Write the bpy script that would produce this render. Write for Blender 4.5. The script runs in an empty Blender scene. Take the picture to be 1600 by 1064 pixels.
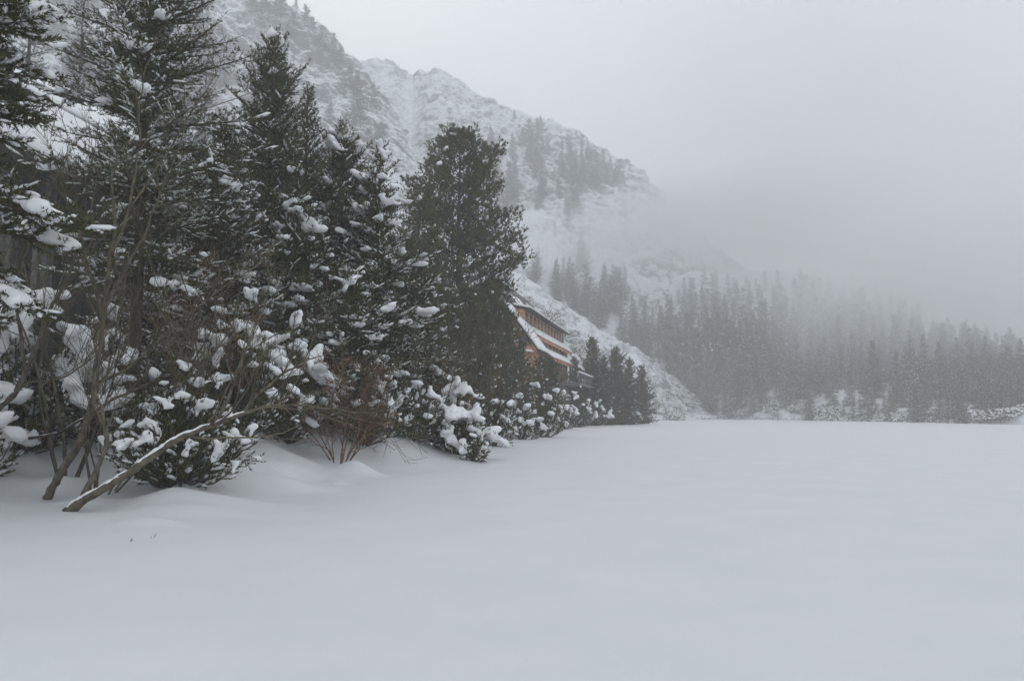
import bpy, math, random
import numpy as np
from mathutils import Vector, Matrix

random.seed(11)
S = bpy.context.scene
COL = S.collection
R = math.radians

# ---------------------------------------------------------------- camera
F_PX, CX, CY = 1247.0, 800.0, 532.0
PITCH, ROLL, CAM_H = 5.13, 0.40, 1.4
cam_d = bpy.data.cameras.new('camera')
cam_d.sensor_width = 36.0
cam_d.lens = 36.0 * F_PX / 1600.0
cam_d.clip_start, cam_d.clip_end = 0.1, 5000.0
cam = bpy.data.objects.new('camera', cam_d)
COL.objects.link(cam)
ROT = Matrix.Rotation(R(90 + PITCH), 3, 'X') @ Matrix.Rotation(R(ROLL), 3, 'Z')
cam.matrix_world = Matrix.Translation((0, 0, CAM_H)) @ ROT.to_4x4()
S.camera = cam

# ---------------------------------------------------------------- world: even overcast
SUN_EL, SUN_AZ = 36.0, -14.0
W = bpy.data.worlds.new('World')
S.world = W
W.use_nodes = True
nt = W.node_tree
nt.nodes.clear()
wo = nt.nodes.new('ShaderNodeOutputWorld')
bg = nt.nodes.new('ShaderNodeBackground')
sky = nt.nodes.new('ShaderNodeTexSky')
sky.sky_type = 'NISHITA'
sky.sun_disc = False
sky.sun_elevation = R(SUN_EL)
sky.sun_rotation = R(SUN_AZ)
sky.dust_density = 6.0
hs = nt.nodes.new('ShaderNodeHueSaturation')
hs.inputs['Saturation'].default_value = 0.25
mx = nt.nodes.new('ShaderNodeMix')
mx.data_type = 'RGBA'
mx.inputs[0].default_value = 0.92            # a closed cloud deck hides most of the clear sky
mx.inputs[7].default_value = (7.82, 8.33, 8.82, 1)
nt.links.new(sky.outputs[0], hs.inputs['Color'])
nt.links.new(hs.outputs[0], mx.inputs[6])
nt.links.new(mx.outputs[2], bg.inputs['Color'])
bg.inputs['Strength'].default_value = 0.122
nt.links.new(bg.outputs[0], wo.inputs['Surface'])

sun_d = bpy.data.lights.new('sun', 'SUN')
sun_d.energy = 0.5
sun_d.angle = R(40)
sun_d.color = (1.0, 0.97, 0.93)
sun = bpy.data.objects.new('sun', sun_d)
COL.objects.link(sun)
az, el = R(SUN_AZ), R(SUN_EL)
sdir = Vector((math.sin(az) * math.cos(el), math.cos(az) * math.cos(el), math.sin(el)))
sun.rotation_euler = (-sdir).to_track_quat('-Z', 'Y').to_euler()

S.view_settings.view_transform = 'Standard'
S.view_settings.look = 'None'
S.view_settings.exposure = 0.0
S.view_settings.gamma = 1.0
S.cycles.volume_bounces = 3
S.cycles.max_bounces = 8
S.cycles.diffuse_bounces = 2
S.cycles.adaptive_threshold = 0.035
S.cycles.volume_step_rate = 2.0
S.cycles.use_denoising = True

# ---------------------------------------------------------------- helpers
RM = np.array(ROT)
C0 = np.array([0, 0, CAM_H])
def at(px, py, depth):
    """point that many metres ahead (world Y) on the line of sight through a photo pixel"""
    d = RM @ np.array([(px - CX) / F_PX, -(py - CY) / F_PX, -1.0])
    return C0 + d * (depth / d[1])
def gnd(px, py, z=0.0):
    d = RM @ np.array([(px - CX) / F_PX, -(py - CY) / F_PX, -1.0])
    return C0 + d * ((z - CAM_H) / d[2])
def proj(P):
    q = (np.asarray(P) - C0) @ RM
    return np.stack([CX + F_PX * q[..., 0] / -q[..., 2], CY - F_PX * q[..., 1] / -q[..., 2]], -1)

def _hash(i, j, k, seed):
    h = (i.astype(np.int64) * 374761393 + j.astype(np.int64) * 668265263 + k.astype(np.int64) * 1440662683 + seed * 974711) & 0xffffffff
    h = ((h ^ (h >> 13)) * 1274126177) & 0xffffffff
    h = h ^ (h >> 16)
    return (h & 0xffffff) / float(0xffffff)
def vnoise(P, seed=0):
    P = np.asarray(P, float)
    I = np.floor(P).astype(np.int64)
    f = P - I
    u = f * f * f * (f * (f * 6 - 15) + 10)
    r = 0
    for a in (0, 1):
        for b in (0, 1):
            for c in (0, 1):
                w = (u[..., 0] if a else 1 - u[..., 0]) * (u[..., 1] if b else 1 - u[..., 1]) * (u[..., 2] if c else 1 - u[..., 2])
                r = r + w * _hash(I[..., 0] + a, I[..., 1] + b, I[..., 2] + c, seed)
    return r * 2 - 1
def fbm(P, oct=4, seed=0, ridged=False):
    s, a, t = 0, 1.0, 0
    for o in range(oct):
        n = vnoise(np.asarray(P) * 2.03 ** o + o * 17.3, seed + o)
        if ridged:
            n = 1 - 2 * np.abs(n)
        s = s + a * n
        t += a
        a *= 0.5
    return s / t
def sstep(a, b, x):
    t = np.clip((np.asarray(x, float) - a) / (b - a), 0, 1)
    return t * t * (3 - 2 * t)

def new_mesh(name, V, F, mats, mi=None, smooth=True):
    V = np.ascontiguousarray(V, np.float32)
    F = np.ascontiguousarray(F, np.int32)
    k = F.shape[1]
    me = bpy.data.meshes.new(name)
    me.vertices.add(len(V))
    me.vertices.foreach_set('co', V.ravel())
    me.loops.add(F.size)
    me.loops.foreach_set('vertex_index', F.ravel())
    me.polygons.add(len(F))
    me.polygons.foreach_set('loop_start', np.arange(0, F.size, k, dtype=np.int32))
    me.polygons.foreach_set('use_smooth', np.full(len(F), smooth, bool))
    for m in mats:
        me.materials.append(m)
    if mi is not None:
        me.polygons.foreach_set('material_index', np.ascontiguousarray(mi, np.int32))
    me.update(calc_edges=True)
    me.validate()
    return me
def link(name, data, parent=None, loc=None):
    o = bpy.data.objects.new(name, data)
    COL.objects.link(o)
    if parent is not None:
        o.parent = parent
    if loc is not None:
        o.location = loc
    return o
def tag(o, label, cat, group=None, kind=None):
    o['label'] = label
    if cat: o['category'] = cat
    if group: o['group'] = group
    if kind: o['kind'] = kind
    return o

class MB:
    """collects boxes and prisms (quads + triangles) into one mesh"""
    def __init__(self): self.V, self.F = [], []
    def add(self, V, F):
        n = sum(len(v) for v in self.V)
        self.V.append(np.asarray(V, float))
        self.F += [tuple(i + n for i in f) for f in F]
        return self
    def hexa(self, b, t):
        """bottom and top quads, counter-clockwise seen from above"""
        return self.add(list(b) + list(t), [(3, 2, 1, 0), (4, 5, 6, 7), (0, 1, 5, 4), (1, 2, 6, 5), (2, 3, 7, 6), (3, 0, 4, 7)])
    def build(self, name, mat, parent=None, loc=None, smooth=False, bevel=0):
        me = bpy.data.meshes.new(name)
        me.from_pydata(np.concatenate(self.V).tolist(), [], self.F)
        me.materials.append(mat)
        if smooth:
            for p in me.polygons: p.use_smooth = True
        o = link(name, me, parent, loc)
        if bevel:
            b = o.modifiers.new('bevel', 'BEVEL'); b.width = bevel; b.segments = 2
        return o

# ---------------------------------------------------------------- materials
def mat(name):
    m = bpy.data.materials.new(name)
    m.use_nodes = True
    return m, m.node_tree, m.node_tree.nodes['Principled BSDF']
def N(t, kind, **kw):
    n = t.nodes.new(kind)
    for k, v in kw.items():
        if k.startswith('i_'):
            n.inputs[k[2:].replace('_', ' ')].default_value = v
        else:
            setattr(n, k, v)
    return n
def noise_mat(name, c1, c2, scale, rough=0.8, bump=0.0, bscale=None, stretch=None, island=False, spec=0.2):
    m, t, b = mat(name)
    b.inputs['Roughness'].default_value = rough
    b.inputs['Specular IOR Level'].default_value = spec
    tc = N(t, 'ShaderNodeTexCoord')
    src = tc.outputs['Object']
    if stretch:
        mp = N(t, 'ShaderNodeMapping'); mp.inputs['Scale'].default_value = stretch
        t.links.new(src, mp.inputs[0]); src = mp.outputs[0]
    nz = N(t, 'ShaderNodeTexNoise', i_Scale=scale, i_Detail=5.0, i_Roughness=0.6)
    t.links.new(src, nz.inputs['Vector'])
    cr = N(t, 'ShaderNodeValToRGB')
    cr.color_ramp.elements[0].position, cr.color_ramp.elements[1].position = 0.32, 0.68
    cr.color_ramp.elements[0].color, cr.color_ramp.elements[1].color = (*c1, 1), (*c2, 1)
    fac = nz.outputs[0]
    if island:
        g = N(t, 'ShaderNodeNewGeometry')
        ma = N(t, 'ShaderNodeMath', operation='MULTIPLY_ADD')
        ma.inputs[1].default_value, ma.inputs[2].default_value = 0.5, -0.25
        ad = N(t, 'ShaderNodeMath', operation='ADD')
        t.links.new(g.outputs['Random Per Island'], ma.inputs[0])
        t.links.new(ma.outputs[0], ad.inputs[0]); t.links.new(fac, ad.inputs[1])
        fac = ad.outputs[0]
    t.links.new(fac, cr.inputs[0])
    t.links.new(cr.outputs[0], b.inputs['Base Color'])
    if bump:
        n2 = N(t, 'ShaderNodeTexNoise', i_Scale=bscale or scale * 4, i_Detail=4.0)
        t.links.new(src, n2.inputs['Vector'])
        bp = N(t, 'ShaderNodeBump', i_Strength=1.0, i_Distance=bump)
        t.links.new(n2.outputs[0], bp.inputs['Height'])
        t.links.new(bp.outputs[0], b.inputs['Normal'])
    return m
M = {}
M['snow'] = noise_mat('snow', (0.68, 0.69, 0.705), (0.72, 0.727, 0.735), 0.8, 0.65, 0.004, 30.0, spec=0.15)
M['lake'] = noise_mat('lake_snow', (0.83, 0.855, 0.885), (0.87, 0.885, 0.90), 0.25, 0.6, 0.006, 9.0, spec=0.15)
M['treesnow'] = noise_mat('tree_snow', (0.84, 0.85, 0.865), (0.9, 0.905, 0.91), 3.0, 0.7, 0.006, 40.0, spec=0.1)
M['needle'] = noise_mat('spruce_needles', (0.03, 0.036, 0.013), (0.105, 0.108, 0.04), 1.6, 0.6, island=True)
M['pine'] = noise_mat('pine_needles', (0.036, 0.04, 0.014), (0.115, 0.115, 0.042), 1.2, 0.6, island=True)
M['warm'] = noise_mat('needles_with_dry_twigs', (0.04, 0.034, 0.016), (0.1, 0.085, 0.04), 1.6, 0.7, island=True)
M['far'] = noise_mat('distant_needles', (0.022, 0.027, 0.02), (0.06, 0.066, 0.045), 0.5, 0.7, island=True)
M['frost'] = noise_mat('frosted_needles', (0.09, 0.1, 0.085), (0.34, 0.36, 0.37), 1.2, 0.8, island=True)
M['bark'] = noise_mat('bark', (0.035, 0.027, 0.02), (0.12, 0.095, 0.075), 6.0, 0.9, 0.02, 18.0, (1, 1, 0.25))
M['stem'] = noise_mat('smooth_stem_bark', (0.05, 0.042, 0.03), (0.19, 0.165, 0.12), 9.0, 0.85, 0.02, 24.0, (1, 1, 0.7))
M['twig'] = noise_mat('twig_bark', (0.075, 0.062, 0.04), (0.17, 0.145, 0.095), 4.0, 0.8, island=True)
M['redtwig'] = noise_mat('reddish_twigs', (0.11, 0.06, 0.036), (0.22, 0.13, 0.085), 3.0, 0.8, island=True)
M['orange'] = noise_mat('orange_stained_timber', (0.46, 0.185, 0.095), (0.6, 0.28, 0.15), 1.5, 0.7, 0.004, 6.0, (6, 6, 0.4))
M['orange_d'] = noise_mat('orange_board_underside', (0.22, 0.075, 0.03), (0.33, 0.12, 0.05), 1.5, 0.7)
M['roof'] = noise_mat('dark_shingle_roof', (0.05, 0.05, 0.052), (0.16, 0.16, 0.165), 1.2, 0.85, 0.01, 8.0)
M['darkwood'] = noise_mat('dark_weathered_boards', (0.02, 0.019, 0.02), (0.055, 0.052, 0.052), 2.0, 0.8, 0.005, 6.0, (1, 8, 8))
M['greywood'] = noise_mat('grey_weathered_boards', (0.10, 0.095, 0.09), (0.2, 0.19, 0.18), 2.0, 0.8, 0.005, 6.0, (1, 8, 8))
M['glass'] = noise_mat('window_glass', (0.02, 0.022, 0.025), (0.035, 0.038, 0.042), 1.0, 0.12, spec=0.5)
M['stone'] = noise_mat('foundation_stone', (0.12, 0.11, 0.1), (0.28, 0.27, 0.25), 2.0, 0.9, 0.03, 4.0)

def mountain_mat(name, lo, hi, scale, speck, rock=(0.09, 0.09, 0.095), dip=35.0, patch=0.5):
    """snow lying on gentler faces; bare rock ledges and dwarf scrub break through in streaks"""
    m, t, b = mat(name)
    b.inputs['Roughness'].default_value = 0.8
    b.inputs['Specular IOR Level'].default_value = 0.1
    g = N(t, 'ShaderNodeNewGeometry')
    sx = N(t, 'ShaderNodeSeparateXYZ')
    t.links.new(g.outputs['Normal'], sx.inputs[0])
    mp = N(t, 'ShaderNodeMapping')
    mp.inputs['Rotation'].default_value = (0, R(dip), 0)
    mp.inputs['Scale'].default_value = (0.45, 1, 1.3)
    t.links.new(g.outputs['Position'], mp.inputs[0])
    n1 = N(t, 'ShaderNodeTexNoise', i_Scale=scale, i_Detail=8.0, i_Roughness=0.72)
    t.links.new(mp.outputs[0], n1.inputs['Vector'])
    n3 = N(t, 'ShaderNodeTexNoise', i_Scale=0.035, i_Detail=3.0)
    t.links.new(g.outputs['Position'], n3.inputs['Vector'])
    a = N(t, 'ShaderNodeMath', operation='MULTIPLY_ADD')
    a.inputs[1].default_value = speck
    zz = N(t, 'ShaderNodeMath', operation='MULTIPLY'); zz.inputs[1].default_value = 0.6
    t.links.new(sx.outputs['Z'], zz.inputs[0])
    n4 = N(t, 'ShaderNodeTexNoise', i_Scale=scale * 3.2, i_Detail=5.0, i_Roughness=0.7)
    t.links.new(mp.outputs[0], n4.inputs['Vector'])
    nn = N(t, 'ShaderNodeMath', operation='MULTIPLY_ADD'); nn.inputs[1].default_value = speck * 0.8
    t.links.new(n4.outputs[0], nn.inputs[0]); t.links.new(zz.outputs[0], nn.inputs[2])
    t.links.new(n1.outputs[0], a.inputs[0]); t.links.new(nn.outputs[0], a.inputs[2])
    a2 = N(t, 'ShaderNodeMath', operation='MULTIPLY_ADD')
    a2.inputs[1].default_value = patch
    t.links.new(n3.outputs[0], a2.inputs[0]); t.links.new(a.outputs[0], a2.inputs[2])
    mr = N(t, 'ShaderNodeMapRange')
    mr.inputs['From Min'].default_value, mr.inputs['From Max'].default_value = lo + (speck * 1.8 + patch) * 0.5, hi + (speck * 1.8 + patch) * 0.5
    t.links.new(a2.outputs[0], mr.inputs['Value'])
    n2 = N(t, 'ShaderNodeTexNoise', i_Scale=0.25, i_Detail=4.0)
    t.links.new(g.outputs['Position'], n2.inputs['Vector'])
    cr = N(t, 'ShaderNodeValToRGB')
    cr.color_ramp.elements[0].color = (*[c * 0.6 for c in rock], 1)
    cr.color_ramp.elements[1].color = (*[c * 1.6 for c in rock], 1)
    t.links.new(n2.outputs[0], cr.inputs[0])
    mx = N(t, 'ShaderNodeMix', data_type='RGBA')
    mx.inputs[7].default_value = (0.82, 0.835, 0.86, 1)
    t.links.new(mr.outputs[0], mx.inputs[0]); t.links.new(cr.outputs[0], mx.inputs[6])
    t.links.new(mx.outputs[2], b.inputs['Base Color'])
    return m
M['mount'] = mountain_mat('snowy_rock_slope', 0.06, 0.46, 0.5, 1.5, (0.1, 0.1, 0.105))
M['mount2'] = mountain_mat('snowy_rock_ridge', 0.02, 0.44, 0.55, 1.4, dip=25)
M['talus'] = mountain_mat('snowy_scrub_slope', 0.1, 0.5, 1.1, 1.5, (0.11, 0.105, 0.095), 10, 0.4)
M['hill'] = mountain_mat('snowy_forest_floor', 0.1, 0.5, 0.5, 1.2, dip=0)

# ---------------------------------------------------------------- ground: lake and shore, one continuous surface
SHORE = np.array([[-60., -14], [-24, 4], [-13, 10.5]] + [list(gnd(x, y)[:2]) for x, y in
    [(-60, 790), (60, 783), (110, 788), (160, 800), (230, 806), (330, 800), (430, 782), (520, 758), (620, 738), (700, 732), (765, 724), (805, 690),
     (850, 672), (900, 663), (960, 659), (1010, 657), (1040, 655.5)]] + [[75., 260], [140, 340], [150, 900]])
def shore_d(P):
    """signed distance from the shoreline, positive on land (left of it)"""
    best = np.full(len(P), 1e9); sg = np.ones(len(P))
    for a, b in zip(SHORE[:-1], SHORE[1:]):
        ab = b - a
        t = np.clip(((P - a) @ ab) / (ab @ ab), 0, 1)
        q = P - (a + t[:, None] * ab)
        d = np.hypot(q[:, 0], q[:, 1])
        s = np.where(ab[0] * q[:, 1] - ab[1] * q[:, 0] >= 0, 1, -1)
        c = d < best
        best = np.where(c, d, best); sg = np.where(c, s, sg)
    return best * sg
MOUNDS = [  # photo place on the bank, half sizes, height
    (60, 1000, 0.0, 1.2, 0.5, 0.06), (400, 705, 0.35, 0.8, 0.45, 0.26), (468, 728, 0.3, 0.42, 0.3, -0.34), (430, 752, 0.15, 0.8, 0.4, 0.2), (512, 700, 0.35, 0.55, 0.4, 0.3), (556, 728, 0.2, 0.42, 0.3, 0.3),
    (540, 738, 0.2, 0.16, 0.12, -0.3), (350, 780, 0.1, 0.8, 0.4, 0.14), (330, 735, 0.3, 0.6, 0.4, 0.22), (600, 700, 0.3, 0.6, 0.4, 0.26), (660, 700, 0.2, 0.6, 0.5, 0.22), (300, 800, 0.0, 0.8, 0.35, 0.1),
    (235, 818, 0.0, 0.4, 0.2, 0.1), (96, 772, 0.0, 0.3, 0.25, 0.12), (135, 786, 0.0, 0.35, 0.2, 0.1), (55, 765, 0.0, 0.3, 0.25, 0.1), (265, 790, 0.0, 0.6, 0.3, 0.1), (800, 668, 0.3, 1.6, 1.6, 0.4), (925, 655, 0.3, 2.5, 4, 1.1), (20, 700, 0.5, 0.8, 0.5, 0.25), (120, 668, 0.7, 0.6, 0.5, 0.2), (40, 740, 0.3, 0.5, 0.35, -0.12), (440, 690, 0.5, 0.4, 0.3, -0.15)]
MOUNDS = [(*gnd(a, b, z)[:2], rx, ry, h) for a, b, z, rx, ry, h in MOUNDS]
def ground_z(P):
    P = np.atleast_2d(np.asarray(P, float))[:, :2]
    d = shore_d(P)
    P3 = np.column_stack([P, np.zeros(len(P))])
    land = sstep(0.0, 2.0, d)
    wob = fbm(P3 / 3.0, 3, 5) * 0.9
    z = 1.2 * sstep(-0.1, 5.2, d + wob * land) + 0.11 * np.clip(d - 2, 0, 60) + 0.05 * np.clip(d - 30, 0, 400)
    z += fbm(P3 / 1.7, 3, 21) * 0.24 * sstep(0.2, 3, d)
    z += fbm(P3 / 6.0, 2, 31) * 0.045 * (1 - land) + fbm(P3 * [0.5, 1.4, 1], 3, 33) * 0.007
    for mx_, my_, rx, ry, h in MOUNDS:
        z += h * np.exp(-((P[:, 0] - mx_) / rx) ** 2 - ((P[:, 1] - my_) / ry) ** 2)
    return z
def gz(x, y):
    return float(ground_z([[x, y]])[0])
def axis(dense0, dense1, step, lo, hi, grow=1.09):
    a = list(np.arange(dense0, dense1, step))
    s = step
    while a[-1] < hi:
        s *= grow; a.append(a[-1] + s)
    s, pre = step, [a[0]]
    while pre[-1] > lo:
        s *= grow; pre.append(pre[-1] - s)
    return np.array(pre[::-1] + a[1:])
gx = axis(-10, 1, 0.13, -1100, 1100, 1.12)
gy = axis(8, 24, 0.14, -60, 1100, 1.07)
GX, GY = np.meshgrid(gx, gy)
gv = np.column_stack([GX.ravel(), GY.ravel()])
gzv = ground_z(gv)
V = np.column_stack([gv, gzv])
nx_, ny_ = len(gx), len(gy)
ii = (np.arange(ny_ - 1)[:, None] * nx_ + np.arange(nx_ - 1)[None, :]).ravel()
Fq = np.column_stack([ii, ii + 1, ii + nx_ + 1, ii + nx_])
dl = shore_d(V[Fq].mean(1)[:, :2])
for nm, sel, mt in (('frozen_lake', dl <= -0.6, 'lake'), ('snowy_shore', dl > -0.6, 'snow')):
    used, inv = np.unique(Fq[sel], return_inverse=True)
    o = link(nm, new_mesh(nm, V[used], inv.reshape(-1, 4), [M['snow']]))
    o['kind'] = 'structure'
    o['label'] = 'flat snow covered surface of the frozen lake' if nm == 'frozen_lake' else 'rounded snow bank rising from the lake edge'

# ---------------------------------------------------------------- mountains (lofted from foot to ridge, then roughened)
LOFTS = {}
def loft(name, rows, ns, nts, rough, material, label):
    rows = [np.array([at(*p) for p in r]) for r in rows]
    k = len(rows[0])
    ss = np.linspace(0, k - 1, ns)
    rs = [np.column_stack([np.interp(ss, np.arange(k), r[:, c]) for c in range(3)]) for r in rows]
    ker = np.exp(-np.linspace(-2, 2, 9) ** 2); ker /= ker.sum()
    G = []
    for i in range(len(rs) - 1):
        t = np.linspace(0, 1, nts[i], endpoint=False)[:, None, None]
        G.append(rs[i][None] * (1 - t) + rs[i + 1][None] * t)
    G.append(rs[-1][None])
    G = np.concatenate(G)
    du = np.gradient(G, axis=1); dv = np.gradient(G, axis=0)
    n = np.cross(du, dv); n /= np.linalg.norm(n, axis=2, keepdims=True) + 1e-9
    h = rough(G, np.linspace(0, 1, ns)[None, :].repeat(G.shape[0], 0), np.linspace(0, 1, G.shape[0])[:, None].repeat(ns, 1))
    G = G + n * h[..., None]
    G[0, :, 2] -= 7.0                                   # foot buried in the ground
    a, b = G.shape[:2]
    ii = (np.arange(a - 1)[:, None] * b + np.arange(b - 1)[None, :]).ravel()
    o = link(name, new_mesh(name, G.reshape(-1, 3), np.column_stack([ii, ii + 1, ii + b + 1, ii + b]), [material]))
    o['kind'] = 'structure'; o['label'] = label
    return G[1:-nts[-1]]
def rough1(G, s, t):
    Q = G.copy()
    Q[..., 0] = G[..., 0] * 0.8 + G[..., 2] * 0.6          # ledges that dip down to the right
    Q[..., 2] = (G[..., 2] * 0.8 - G[..., 0] * 0.6) * 0.3
    return 8 * fbm(G / 45, 2, 3, True) + 3.0 * fbm(Q / 9, 3, 9, True) + 1.6 * fbm(Q / 2.6, 3, 13, True)
def rough2(G, s, t):
    pp = proj(G)
    gul = np.exp(-((pp[..., 0] - (636 + 0.12 * (170 - pp[..., 1]))) / (13 + 0.14 * np.clip(pp[..., 1] - 130, 0, 300))) ** 2)
    gul = gul * sstep(105, 140, pp[..., 1])
    rr = 5 * fbm(G / 30, 3, 43, True) + 2.4 * fbm(G / 7, 3, 49, True) + 1.2 * fbm(G / 2.2, 3, 53, True)
    return rr * (1 - 0.85 * gul) - 5 * gul * sstep(130, 190, pp[..., 1])
def rough3(G, s, t):
    return 2.2 * fbm(G / 16, 3, 63) + 0.8 * fbm(G / 3.5, 3, 66, True)
def rough4(G, s, t):
    return 4 * fbm(G / 40, 3, 73) + 0.8 * fbm(G / 6, 2, 76)
LOFTS['spur'] = loft('mountain_spur', [
    [(-420, 690, 95), (-100, 668, 105), (100, 655, 115), (300, 650, 125), (420, 645, 135), (520, 640, 150), (600, 635, 175), (660, 630, 195), (720, 625, 210)],
    [(-420, 150, 200), (-100, 180, 210), (100, 200, 220), (300, 210, 232), (420, 215, 243), (500, 225, 250), (560, 235, 255), (605, 250, 262), (640, 300, 262)],
    [(-420, -330, 300), (-100, -300, 305), (100, -240, 310), (300, -110, 315), (430, -15, 318), (488, 45, 315), (528, 98, 312), (560, 150, 308), (592, 205, 300)],
    [(-420, -150, 420), (-100, -120, 420), (100, -60, 420), (300, 20, 420), (430, 80, 410), (500, 140, 400), (540, 180, 390), (575, 215, 380), (610, 260, 370)]],
    330, [45, 145, 10], rough1, M['mount'], 'steep rocky mountain spur dusted with snow behind the pines')
LOFTS['ridge'] = loft('mountain_ridge', [
    [(200, 640, 200), (520, 640, 205), (590, 640, 205), (640, 640, 205), (700, 640, 205), (760, 640, 205), (830, 640, 210), (900, 640, 215), (960, 642, 220), (1020, 645, 230), (1100, 648, 240), (1200, 652, 250), (1350, 655, 260)],
    [(200, 240, 335), (520, 255, 330), (590, 265, 330), (640, 280, 330), (700, 300, 325), (760, 320, 320), (830, 345, 318), (900, 375, 315), (960, 400, 312), (1020, 440, 310), (1100, 500, 310), (1200, 570, 310), (1350, 630, 320)],
    [(200, 60, 480), (545, 100, 460), (612, 110, 452), (646, 124, 448), (684, 117, 440), (745, 160, 425), (805, 187, 415), (870, 207, 405), (930, 241, 395), (985, 272, 388), (1060, 345, 380), (1180, 470, 370), (1350, 620, 360)],
    [(200, 160, 570), (545, 170, 550), (622, 180, 545), (646, 195, 540), (682, 190, 530), (745, 220, 520), (805, 240, 510), (870, 260, 500), (930, 290, 490), (985, 320, 480), (1060, 390, 470), (1180, 510, 460), (1350, 640, 450)]],
    340, [40, 150, 10], rough2, M['mount2'], 'snowy rock ridge with a white gully sloping down to the right')
LOFTS['talus'] = loft('talus_slope', [
    [(420, 640, 110), (560, 640, 112), (700, 645, 118), (800, 648, 125), (880, 650, 140), (950, 651, 160), (1000, 652, 175), (1050, 653, 190), (1085, 654, 200), (1120, 655, 205)],
    [(420, 380, 165), (560, 400, 165), (700, 430, 165), (800, 500, 165), (880, 550, 172), (950, 585, 180), (1000, 610, 190), (1050, 632, 200), (1085, 645, 208), (1120, 653, 212)],
    [(420, 250, 215), (560, 300, 215), (700, 368, 215), (800, 428, 215), (880, 482, 215), (950, 525, 216), (1000, 553, 218), (1050, 592, 220), (1085, 625, 222), (1120, 650, 224)],
    [(420, 330, 280), (560, 380, 280), (700, 430, 280), (800, 480, 280), (880, 520, 280), (950, 560, 280), (1000, 590, 280), (1050, 620, 280), (1085, 640, 280), (1120, 650, 280)]],
    200, [45, 50, 10], rough3, M['talus'], 'white scrub dotted slope running down behind the chalet')
LOFTS['hill'] = loft('forest_hill', [
    [(880, 655, 235), (1000, 655, 232), (1060, 654.5, 226), (1150, 656, 205), (1250, 658, 182), (1350, 660, 162), (1450, 662, 146), (1600, 665.5, 126), (1900, 672, 105), (2500, 690, 85)],
    [(880, 600, 262), (1000, 560, 262), (1060, 550, 260), (1150, 548, 250), (1250, 552, 235), (1350, 568, 222), (1450, 602, 210), (1600, 630, 195), (1900, 610, 175), (2500, 590, 150)],
    [(880, 540, 310), (1000, 462, 312), (1060, 434, 312), (1150, 418, 308), (1250, 428, 298), (1350, 458, 288), (1450, 535, 280), (1600, 598, 275), (1900, 540, 255), (2500, 490, 230)],
    [(880, 600, 420), (1000, 560, 420), (1060, 550, 420), (1150, 540, 420), (1250, 540, 420), (1350, 550, 420), (1450, 570, 420), (1600, 590, 420), (1900, 570, 420), (2500, 540, 420)]],
    180, [26, 32, 8], rough4, M['hill'], 'wooded snowy hillside across the lake')

# ---------------------------------------------------------------- vegetation builders
def unit(v):
    return v / (np.linalg.norm(v, axis=-1, keepdims=True) + 1e-9)
def perp(d):
    a = np.where(np.abs(d[..., 2:3]) < 0.9, np.array([0, 0, 1.0]), np.array([1.0, 0, 0]))
    u = unit(np.cross(d, a))
    return u, np.cross(d, u)
class Tri:
    def __init__(self): self.V, self.F, self.I, self.n = [], [], [], 0
    def add(self, V, F, mi=0):
        self.V.append(V); self.F.append(F + self.n); self.I.append(np.full(len(F), mi)); self.n += len(V)
    def mesh(self, name, mats, smooth=False):
        return new_mesh(name, np.concatenate(self.V), np.concatenate(self.F), mats, np.concatenate(self.I), smooth)
def brush(T, tw, dens, nl, nw, rs, mi=0, spread=(30, 68), up=0.0):
    """needles round every twig: tw is an array of (x y z, dx dy dz, length)"""
    tw = np.asarray(tw)
    n = np.maximum(3, (tw[:, 6] * dens).astype(int))
    k = np.repeat(np.arange(len(tw)), n)
    t = rs.random(len(k)) ** 0.9
    D = tw[k, 3:6]
    u, v = perp(D)
    ph = rs.random(len(k)) * 2 * math.pi
    rad = u * np.cos(ph)[:, None] + v * np.sin(ph)[:, None]
    an = np.radians(rs.uniform(spread[0], spread[1], len(k)) * (1 - 0.45 * t ** 3))
    dr = D * np.cos(an)[:, None] + rad * np.sin(an)[:, None]
    dr[:, 2] += up
    dr = unit(dr)
    P = tw[k, 0:3] + D * (t * tw[k, 6])[:, None]
    ln = nl * rs.uniform(0.7, 1.2, len(k)) * (1 - 0.25 * t)
    sd = unit(np.cross(dr, rs.normal(size=(len(k), 3)))) * (nw * 0.5)
    Vv = np.stack([P - sd, P + sd, P + dr * ln[:, None]], 1).reshape(-1, 3)
    T.add(Vv, np.arange(len(k) * 3).reshape(-1, 3), mi)
_th = np.linspace(0, 2 * math.pi, 4, endpoint=False) + 0.4
_LV = np.array([[-0.5, 0, 0]] + [[-0.3, math.cos(a) * 0.85, math.sin(a) * 0.85] for a in _th] + [[0.22, math.cos(a), math.sin(a)] for a in _th] + [[0.52, 0, 0]])
_LF = np.array([[0, 1 + (i + 1) % 4, 1 + i] for i in range(4)] + [[1 + i, 1 + (i + 1) % 4, 5 + i] for i in range(4)]
               + [[1 + (i + 1) % 4, 5 + (i + 1) % 4, 5 + i] for i in range(4)] + [[5 + i, 5 + (i + 1) % 4, 9] for i in range(4)])
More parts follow.
